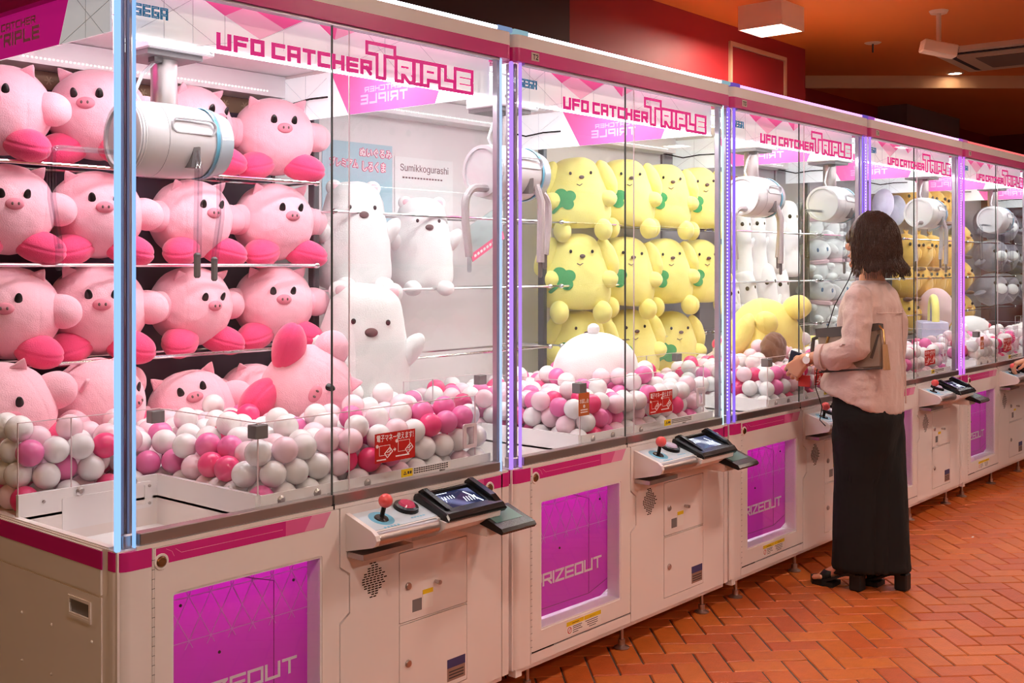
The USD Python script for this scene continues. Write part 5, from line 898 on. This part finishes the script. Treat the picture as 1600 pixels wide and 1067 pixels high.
def loft(secs, n=48, power=2.2, fold=None):
    """closed skin over rings (z or function of angle, cx, cy, a, b)"""
    V = []
    th = np.arange(n) * 2 * np.pi / n; c, s = np.cos(th), np.sin(th)
    for z, cx, cy, a, b in secs:
        k = (np.abs(c) ** power + np.abs(s) ** power) ** (-1 / power)
        x, y = cx + a * c * k, cy + b * s * k
        V.append(np.c_[x, y, z(th) if callable(z) else np.full(n, z)])
    k = len(V); V = np.vstack(V + [[V[0].mean(0)], [V[-1].mean(0)]]); F = []
    for i in range(k - 1):
        for j in range(n):
            a, b = i * n + j, i * n + (j + 1) % n; F += [(a, b, b + n), (a, b + n, a + n)]
    for j in range(n): F += [(k * n, (j + 1) % n, j), (k * n + 1, (k - 1) * n + j, (k - 1) * n + (j + 1) % n)]
    m = trimesh.Trimesh(V, F, process=False)
    if m.volume < 0: m.invert()
    return m
def man(m): return Manifold(m3.Mesh(np.asarray(m.vertices, np.float32), np.asarray(m.faces, np.uint32)))

woman = thing('person', 'woman with brown bob, dusty rose blouse and wide black trousers facing the machines', 'person')
TX, TY = 3.368, -.318
HX, HY, HZ = 3.362, -.318, 1.487
TURN = -.06                       # head turned to her left
def hturn(p):
    p = np.asarray(p, float); c, s = math.cos(TURN), math.sin(TURN); o = p - [HX, HY, HZ]
    return np.stack([HX + o[..., 0] * c - o[..., 1] * s, HY + o[..., 0] * s + o[..., 1] * c, p[..., 2]], -1)
SL, EL, WL = (3.205, -.33, 1.255), (3.165, -.350, 1.040), (3.168, -.115, .985)
SR, ER, WR = (3.53, -.33, 1.255), (3.575, -.33, 1.01), (3.49, -.11, .965)
head = [mell((HX, HY, HZ + .02), (.074, .093, .095)), mell((HX, HY + .018, HZ - .05), (.054, .068, .066)), mell((HX, HY + .092, HZ - .015), (.010, .020, .018)), mell((HX, HY + .080, HZ - .055), (.024, .014, .010)), mell((HX, HY + .072, HZ - .092), (.022, .020, .018)),
  mell((HX - .074, HY - .005, HZ), (.008, .018, .030)), mell((HX + .074, HY - .005, HZ), (.008, .018, .030))]
body = [h.translate((-HX, -HY, 0)).rotate((0, 0, math.degrees(TURN))).translate((HX, HY, 0)) for h in head] + [bone((HX, HY - .012, HZ - .06), (TX, TY - .01, 1.27), .052, .056)]
body += [Manifold.batch_hull([sph((TX - .12, TY, 1.245), .04), sph((TX + .12, TY, 1.245), .04), sph((TX - .09, TY, 1.0), .085), sph((TX + .09, TY, 1.0), .085)]), Manifold.batch_hull([sph((TX - .08, TY, 1.0), .085), sph((TX + .08, TY, 1.0), .085), sph((TX - .08, TY, .85), .10), sph((TX + .08, TY, .85), .10)])]
body += chain([SL, EL, WL], (.040, .034, .024)) + chain([SR, ER, WR], (.040, .034, .024))
body += hand(WL, (.05, .62, -.55), (.0, .60, .55), (-1, -.05, .1), (.35, .55, .45), thumb=[(.035, .034, -.018), (.062, .040, -.034), (.084, .034, -.040)])
body += hand(WR, (-.35, .75, -.1), (0, .1, 1), (1, .3, 0), (.5, .7, .5))
HIPL, KL, AL = (3.30, -.32, .84), (3.30, -.285, .46), (3.285, -.275, .115); HIPR, KR, AR = (3.45, -.34, .84), (3.43, -.39, .46), (3.415, -.42, .115)
body += chain([HIPL, KL, AL], (.085, .055, .034)) + chain([HIPR, KR, AR], (.085, .055, .034))
for a in (AL, AR):
    body += [Manifold.batch_hull([sph((a[0], a[1] - .012, .098), .028), sph((a[0], a[1] + .055, .075), .028), sph((a[0] - .006, a[1] + .13, .038), .020)])] + [bone((a[0] - .035 + k * .016, a[1] + .135 - abs(k - 1.2) * .006, .036), (a[0] - .036 + k * .016, a[1] + .165 - abs(k - .8) * .008, .030), .0105, .009) for k in range(5)]
part('body', fuse(body, .0075, 6), M_skin, woman, True)
for s in (-1, 1): part('eye', ell(hturn((HX + s * .031, HY + .083, HZ + .012)), (.012, .008, .008), 2, (0, 0, TURN)), mat('eye_dark', (30, 22, 20), .15), woman, True)
part('mouth', ell(hturn((HX, HY + .0905, HZ - .056)), (.019, .006, .005), 2, (0, 0, TURN)), mat('lips', (190, 96, 92), .4), woman, True)
# hair: a bob with a jagged hem, flicking out at the back
n = 120; th = np.arange(n) * 2 * np.pi / n; hv = []
for k, u in enumerate(np.linspace(0, 1, 30)):
    for j, t in enumerate(th):
        back = .5 - .5 * math.sin(t); face = min(1, max(0, (math.sin(t) - .42) / .30))      # sin=1: the face side (+y)
        hem = -.112 + .012 * math.sin(t * 17) * math.sin(t * 5 + 1) + .01 * math.sin(3 * t) - .015 * (1 - back) * (abs(math.cos(t)) > .5)
        hem = hem * (1 - face) + .045 * face
        z = .135 * math.cos(min(u / .45, 1) * math.pi / 2) if u < .45 else hem * ((u - .45) / .55)
        r = math.sin(min(u / .45, 1) * math.pi / 2) if u < .45 else 1 - .12 * ((u - .45) / .55) ** 3 * (1 - back) + .05 * math.sin((u - .45) / .55 * math.pi) 
        a, b = .100, .118 if math.sin(t) < 0 else .098
        wv = 1 + .018 * math.sin(t * 23 + u * 3) + .010 * math.sin(t * 41 - u * 5) * (u > .3)
        flick = .03 * max(0, (u - .8) / .2) ** 2 * back
        hv.append((HX + (a * r * wv + flick) * math.cos(t), HY - .012 + (b * r * wv + flick) * math.sin(t), HZ + .005 + z))
hv = hturn(np.array(hv)); fc = []
for i in range(29):
    for j in range(n):
        a, b = i * n + j, i * n + (j + 1) % n; fc += [(a, a + n, b + n), (a, b + n, b)]
hm = trimesh.Trimesh(hv, fc, process=False)
inner = hm.copy(); inner.vertices = inner.vertices - np.r_[hm.vertex_normals] * .006; inner.invert()
hr = part('hair', cat(hm, inner), M_hairm, woman, True)
cv, cnt = [], []
rg = np.random.default_rng(5)
for k in range(1100):
    t = rg.uniform(math.pi * .88, math.pi * 2.12); j = int((t % (2 * math.pi)) / (2 * math.pi) * n) % n
    i0 = rg.integers(2, 14); idx = np.linspace(i0, 29, 6).astype(int); jj = (j + np.linspace(0, rg.normal(0, 3), 6).astype(int)) % n
    p = hv[idx * n + jj]; c = np.array([HX, HY, HZ]); o = p - c; o[:, 2] *= .3; o /= np.linalg.norm(o, axis=1, keepdims=True)
    p = p + o * rg.uniform(.001, .005); e = p[-1] + o[-1] * rg.uniform(-.004, .014) + np.array([0, 0, -rg.uniform(.004, .028)]); cv += [*p, e]; cnt.append(7)
hc = UsdGeom.BasisCurves.Define(stage, hr.GetPath().pathString + '/strands'); hc.CreateTypeAttr('linear'); hc.CreatePointsAttr(Vt.Vec3fArray([Gf.Vec3f(*map(float, p)) for p in cv])); hc.CreateCurveVertexCountsAttr(Vt.IntArray(cnt)); hc.CreateWidthsAttr(Vt.FloatArray([.0016])); hc.SetWidthsInterpolation('constant')
UsdShade.MaterialBindingAPI.Apply(hc.GetPrim()).Bind(M_hairm); data(hc.GetPrim(), kind='stuff')
# blouse: longer at the back than in front
hem = lambda lo: (lambda t: lo + .115 * (.5 + .5 * np.sin(t)) ** 1.2)
secs = [(hem(.757), TX - .012, TY + .030, .180, .168), (hem(.80), TX - .01, TY + .028, .180, .165), (.95, TX - .003, TY + .006, .172, .142), (1.04, TX, TY, .166, .132), (1.14, TX, TY, .168, .126), (1.22, TX, TY, .170, .112), (1.272, TX, TY - .004, .158, .088), (1.302, TX, TY - .006, .118, .070), (1.318, TX, TY - .004, .078, .062)]
tor = man(loft(secs, 64))
slv = chain([(SL[0] + .02, SL[1], SL[2] - .005), (3.186, -.342, 1.15), (3.166, -.345, 1.045), (3.166, -.235, 1.010)], (.058, .060, .058, .054)) + chain([(SR[0] - .02, SR[1], SR[2] - .005), (3.575, -.34, 1.14), (3.59, -.33, 1.01), (3.55, -.24, .99)], (.056, .057, .056, .049))
slv += [bone((3.166, -.29, 1.0), (3.162, -.235, .958), .046, .018), bone((3.166, -.25, 1.012), (3.166, -.215, 1.003), .056, .048)]
bm_ = fuse([tor] + slv, .014, 7)
v = bm_.vertices; nn = bm_.vertex_normals
fold = (meshkit.fbm(np.c_[v[:, 0] * 16, v[:, 1] * 16, v[:, 2] * 5], 3, 8) - .5) * .030 + (np.abs(meshkit.noise(np.c_[v[:, 0] * 22 + v[:, 2] * 9, v[:, 1] * 14, v[:, 2] * 26], 4) - .5) - .2) * .020 * (v[:, 0] < 3.225)
pleat = -.006 * np.exp(-((v[:, 0] - TX - .02) / .006) ** 2) * (v[:, 1] < TY - .04) * (v[:, 2] < 1.19) * (v[:, 2] > .7) + -.003 * np.exp(-((v[:, 2] - 1.195) / .004) ** 2) * (v[:, 1] < TY - .02) * (np.abs(v[:, 0] - TX) < .16)
bm_.vertices = v + nn * (fold + pleat)[:, None]
bl = part('blouse', bm_, M_blouse, woman, True)
part('cuff', lathe([(.040, -.012), (.054, -.014), (.057, .012), (.048, .014), (.040, -.012)], 28, 'y', (3.166, -.192, 1.000)), M_blouse, bl, 30)
part('yoke_seam', tube([(TX + x, TY - .128 + .55 * abs(x) ** 2 * 4, 1.187 + .02 * abs(x)) for x in np.linspace(-.135, .135, 14)], .0022, 6), M_blouse, bl, 30)
part('back_pleat', tube([(TX + .045, TY - .124, 1.185), (TX + .046, TY - .130, 1.05), (TX + .048, TY - .138, .9), (TX + .05, TY - .138, .80)], .0035, 6), M_blouse, bl, 30)
part('neckline', tube([(TX + .072 * math.cos(a), TY - .004 + .058 * math.sin(a), 1.320) for a in np.linspace(0, 2 * math.pi, 30)], .005, 6), M_blouse, bl, 30)
# wide trousers
hip = man(loft([(.52, TX - .018, TY - .0, .09, .08), (.60, TX - .018, TY - .0, .13, .115), (.74, TX - .012, TY + .004, .168, .142), (.86, TX - .005, TY + .006, .165, .135), (.93, TX, TY + .004, .150, .12)], 56))
def leg(top, knee, hemc, r0, r1, r2): return man(loft([(.078, hemc[0], hemc[1], r2[0], r2[1]), (.25, .5 * (hemc[0] + knee[0]), .5 * (hemc[1] + knee[1]), .5 * (r1[0] + r2[0]), .5 * (r1[1] + r2[1])), (.46, knee[0], knee[1], *r1), (.66, top[0], top[1], *r0), (.78, top[0] * .5 + .5 * (TX - .01), top[1], r0[0] * .9, r0[1] * .98), (.88, top[0] * .5 + .5 * TX, top[1], r0[0] * .6, r0[1] * .8)], 48))
lg = [leg((3.305, -.305), (3.318, -.285), (3.318, -.275), (.095, .125), (.092, .10), (.088, .10)), leg((3.42, -.325), (3.405, -.36), (3.40, -.385), (.10, .12), (.092, .10), (.086, .096)), leg((3.37, -.32), (3.37, -.33), (3.365, -.335), (.10, .12), (.09, .10), (.085, .098))]
tr = fuse([hip] + lg, .018, 8); v = tr.vertices; tr.vertices = v + tr.vertex_normals * ((meshkit.fbm(np.c_[v[:, 0] * 14, v[:, 1] * 14, v[:, 2] * 4], 3, 3) - .5) * .014)[:, None]
part('trousers', tr, M_trouser, woman, True)
for a, k in ((AL, 0), (AR, 1)):
    sole = Polygon([(-.030, -.02), (.030, -.02), (.034, .05), (.036, .12), (.022, .175), (-.006, .185), (-.034, .165), (-.042, .12), (-.036, .05)]).buffer(.004)
    so = slabz(sole, 0, .012).subdivide().subdivide(); v = so.vertices; v[:, 2] += np.interp(v[:, 1], [-.03, .02, .07, .12, .19], [.062, .056, .030, .010, .016]); v[:, 2] = np.maximum(v[:, 2] - (v[:, 2] < .05) * 0, 0); so.apply_translation((a[0], a[1], .004))
    s = part('shoe', cat(so, slabz(sole.intersection(sbox(-.1, .07, .1, .2)), .0, .02).apply_translation((a[0], a[1], 0))), M_shoe, woman, 40)
    part('heel', cbox(a[0] - .028, a[0] + .028, a[1] - .050, a[1] + .004, 0, .074, .006), M_shoe, s)
    for q, (y0, z0, y1, z1, w) in enumerate(((.125, .030, .085, .080, .034), (.02, .082, .075, .086, .034))):
        part('strap', loft([(z, a[0] - .003, a[1] + y, rx, ry) for z, y, rx, ry in ((.02 + q * .042, .122 - q * .075, .040, .032), (.046 + q * .04, .112 - q * .08, .036, .030), (.066 + q * .035, .10 - q * .075, .030, .026))], 24), M_shoe, s, True)
    part('ankle_strap', lathe([(.036, -.008), (.039, -.008), (.039, .008), (.036, .008), (.036, -.008)], 24, 'z', (a[0], a[1] - .002, .118)), M_shoe, s, 30)
# watch
wt = part('wristwatch', lathe([(.0265, -.007), (.0295, -.007), (.0295, .007), (.0265, .007), (.0265, -.007)], 28, 'y', (3.168, -.135, .986)), mat('rose_gold', (226, 178, 150), .2, 1.0), woman, 30)
part('dial', lathe([(0, .006), (.0155, .005), (.017, 0), (0, 0)], 24, 'x', (3.134, -.135, .986)).apply_transform(np.diag([1, 1, 1, 1])), mat('dial_pale', (236, 226, 226), .2), wt, 30)
# bag under the arm
bag = thing('handbag', 'taupe leather clutch bag with a dark flap and gold tassel, clamped under her left arm', 'handbag')
M_taupe = mat('leather_taupe', (150, 132, 116), .5, bump=(500, .3, .002)); M_dk = mat('leather_dark', (82, 74, 68), .45, bump=(500, .3, .002)); M_gold = mat('gold', (214, 170, 110), .25, 1.0)
bc = np.array([3.222, -.285, 1.040]); tiltb = trimesh.transformations.euler_matrix(-.12, .10, 0)[:3, :3]
Mb = mtx(bc, tiltb)
part('body', cbox(-.020, .020, -.150, .130, -.098, .088, .012), M_taupe, bag, M=Mb)
part('flap', slabx(Polygon([(-.151, .091), (.132, .091), (.132, .055), (.06, .050), (-.08, .054), (-.151, .064)]), -.024, .022), M_dk, bag, M=Mb, label='dark leather flap')
part('piping', tube([(-.021, -.149, -.096), (-.021, .129, -.096)], .004, 6), M_dk, bag, M=Mb)
part('corner_patch', slabx(Polygon([(-.150, .045), (-.140, .045), (-.100, -.05), (-.112, -.055)]), -.0215, -.0195), M_dk, bag, M=Mb)
part('clasp', tube([(-.025, .075, .052), (-.027, .085, .02)], .005, 8), M_gold, bag, M=Mb, smooth=30)
part('handle_loop', tube([(0, .12, .06), (0, .155, .05), (0, .165, .0), (0, .15, -.05)], .009, 8), M_dk, bag, M=Mb, smooth=30)
ts = part('tassel_chain', tube([(-.02, -.150, .08), (-.024, -.168, .06), (-.024, -.170, -.01)], .0045, 8), M_gold, bag, M=Mb, smooth=30)
part('tassel', cat([tube([(-.024 + .008 * math.cos(q), -.170 + .008 * math.sin(q), .0), (-.024 + .013 * math.cos(q), -.170 + .013 * math.sin(q), -.105)], .0022, 5) for q in np.arange(22) * 2.4]), mat('tassel_tan', (190, 146, 100), .5), bag, M=Mb, smooth=30)
wal = thing('wallet', 'navy folding wallet held in her left hand', 'wallet', mtx((3.200, -.062, .965), trimesh.transformations.euler_matrix(.25, 0, 0)[:3, :3]))
part('cover', cat(cbox(-.009, -.001, -.028, .040, -.052, .048, .003), cbox(.001, .008, -.028, .038, -.050, .046, .003)), mat('navy_leather', (38, 40, 62), .5), wal)
part('clasp', lathe([(0, .003), (.005, .002), (.005, 0), (0, 0)], 12, 'x', (-.013, .0, .03)), M_gold, wal)
solo('card', cbox(3.212, 3.215, -.115, -.060, .862, .912, .001), mat('card_red', (206, 40, 34), .4), 'small red card held below the navy wallet', 'card')
solo('earphone_cord', tube([(HX - .08, HY + .01, HZ - .02), (HX - .095, HY + .05, 1.33), (3.21, -.23, 1.22), (3.255, -.17, 1.10), (3.235, -.135, .93), (3.215, -.14, .86), (3.225, -.165, .78), (3.235, -.15, .72), (3.215, -.185, .70)], .0022, 6), M_blackm, 'thin black earphone cord hanging from her ear down to the trouser pocket', 'cord', 30)
# the player at the fifth machine: only the hand on the red ball comes into the picture
p2 = thing('person', 'hand of a second player on the joystick at the right edge of the picture', 'person')
jb = np.array([6.206, -.059, .748]); W2 = jb + np.array([.045, -.085, .045]); E2 = np.array([6.42, -.36, .86]); S2 = np.array([6.50, -.50, 1.20])
bx, by = 6.66, -.55
pb = hand(W2, (-.45, .85, -.30), (-.85, -.45, 0), (.05, .25, 1), (.55, .75, .55)) + chain([S2, E2, W2], (.046, .037, .024))
pb += [mell((bx, by, 1.53), (.075, .095, .115)), mell((bx, by + .095, 1.50), (.012, .018, .02)), bone((bx, by, 1.45), (bx, by, 1.30), .052, .056), Manifold.batch_hull([sph((bx - .13, by, 1.27), .06), sph((bx + .13, by, 1.27), .06), sph((bx, by, .9), .13)])] + chain([(bx + .17, by, 1.27), (bx + .2, by, 1.0), (bx + .18, by + .1, .80)], (.046, .037, .026)) + chain([(bx - .08, by, .9), (bx - .09, by, .48), (bx - .09, by, .06)], (.09, .06, .04)) + chain([(bx + .08, by, .9), (bx + .09, by, .48), (bx + .09, by, .06)], (.09, .06, .04))
pb += [bone((bx + s * .09, by, .035), (bx + s * .09, by + .16, .03), .035, .03) for s in (-1, 1)]
part('body', fuse(pb, .009, 6), M_skin, p2, True)
part('shirt', fuse([Manifold.batch_hull([sph((bx - .13, by, 1.27), .075), sph((bx + .13, by, 1.27), .075), sph((bx - .06, by, .9), .125), sph((bx + .06, by, .9), .125)])] + [bone(S2, E2 * .7 + S2 * .3, .07, .062), bone((bx + .17, by, 1.27), (bx + .2, by, 1.06), .07, .062), bone(S2, (bx - .13, by, 1.27), .07, .07)], .02, 6), mat('shirt_dark', (46, 44, 52), .8), p2, True)
part('trousers', fuse(chain([(bx - .08, by, .92), (bx - .09, by, .48), (bx - .09, by, .10)], (.12, .085, .065)) + chain([(bx + .08, by, .92), (bx + .09, by, .48), (bx + .09, by, .10)], (.12, .085, .065)), .02, 6), M_trouser, p2, True)
part('hair', fuse([mell((bx, by - .012, 1.555), (.085, .10, .105))], .02, 4), M_hairm, p2, True)
solo('paper_scrap', slabz(Polygon([(0, 0), (.03, .004), (.034, .012), (.004, .010)]), 0, .002).apply_translation((4.55, -.36, .001)), M_label, 'tiny scrap of white paper on the brick floor behind the woman', 'paper scrap')
# ---------------------------------------------------------------- posters on the rear walls
def poster(label, X0, X1, z0, z1, m, y=1.2135):
    t = thing('poster', label, 'poster'); part('sheet', slab(sbox(X0, z0, X1, z1), y - .0015, y), m, t); return t
M_paper = mat('paper_white', (240, 238, 240), .5); M_paleblue = mat('paper_blue', (176, 208, 222), .5); M_ink = mat('ink_brown', (120, 100, 104), .5); M_inkpink = mat('ink_pink', (236, 110, 146), .5)
t = poster('white poster with brown lettering on the rear wall above the plush bears', 2.0, 2.36, 1.50, 1.86, M_paper)
part('lettering', txt_slab('Sumikkogurashi', .030, (2.03, 1.2118, 1.80), .0006, False, .30), M_ink, t); part('print', slab(unary_union([sbox(2.045 + k * .018, 1.768, 2.057 + k * .018, 1.775) for k in range(14)]), 1.2112, 1.2119), M_ink, t)
t = poster('pale blue poster with pink Japanese lettering on the rear wall behind the bears', 1.60, 1.985, 1.40, 1.90, M_paleblue)
part('field', slab(rpoly(1.62, 1.94, 1.42, 1.72, .10), 1.2113, 1.2121), M_paper, t)
for J, x, z, w in ((J_toy, 1.80, 1.845, .18), (J_premium, 1.64, 1.795, .15), (J_first, 1.815, 1.785, .13)):
    q = at(J, x, z, w)
    if not q.is_empty: part('lettering', slab(q.buffer(.003), 1.2108, 1.2119), M_inkpink, t); part('lettering', slab(q, 1.2100, 1.2109), M_paper, t)
lf = thing('leaflet', 'grey and pink printed leaflet hanging askew on the wall of the second machine', 'leaflet', mtx((2.32, .98, 1.50), trimesh.transformations.euler_matrix(0, -.42, .1)[:3, :3]))
part('sheet', slab(sbox(-.12, -.05, .14, .10), 0, .0015), mat('paper_greygreen', (172, 186, 188), .5), lf); part('band', slab(sbox(-.12, -.05, .14, -.015), -.001, .0), M_inkpink, lf); part('print', slab(unary_union([sbox(-.10 + k * .024, -.038, -.084 + k * .024, -.027) for k in range(9)]), -.0018, -.0009), M_paper, lf)
t = poster('orange banner with white Japanese lettering on the rear wall of the fourth machine', 4.70, 5.20, 1.86, 1.95, M_orange)
q = at(cjk('セガ店限定', .05), 4.93, 1.88, .22)
if not q.is_empty: part('lettering', slab(q, 1.2108, 1.2121), M_paper, t)
part('field', slab(sbox(4.70, 1.66, 5.20, 1.86), 1.2120, 1.2135), mat('paper_sea', (120, 160, 196), .5), t, label='blue lower field')
st = thing('backdrop', 'tan patterned strip on the rear wall above the pink toys', 'backdrop'); part('strip', slab(sbox(.05, 1.96, 1.32, 2.018), 1.2115, 1.2135), mat('strip_tan', (150, 120, 96), .6), st)
part('pattern', slab(unary_union([unary_union([stroke([(x - .014 * math.cos(a), 1.99 - .014 * math.sin(a)), (x + .014 * math.cos(a), 1.99 + .014 * math.sin(a))], .0016) for a in (0, 1.05, 2.1)]) for x in np.arange(.12, 1.3, .085)]), 1.2107, 1.2116), mat('pattern_sand', (190, 164, 136), .6), st, kind='stuff')
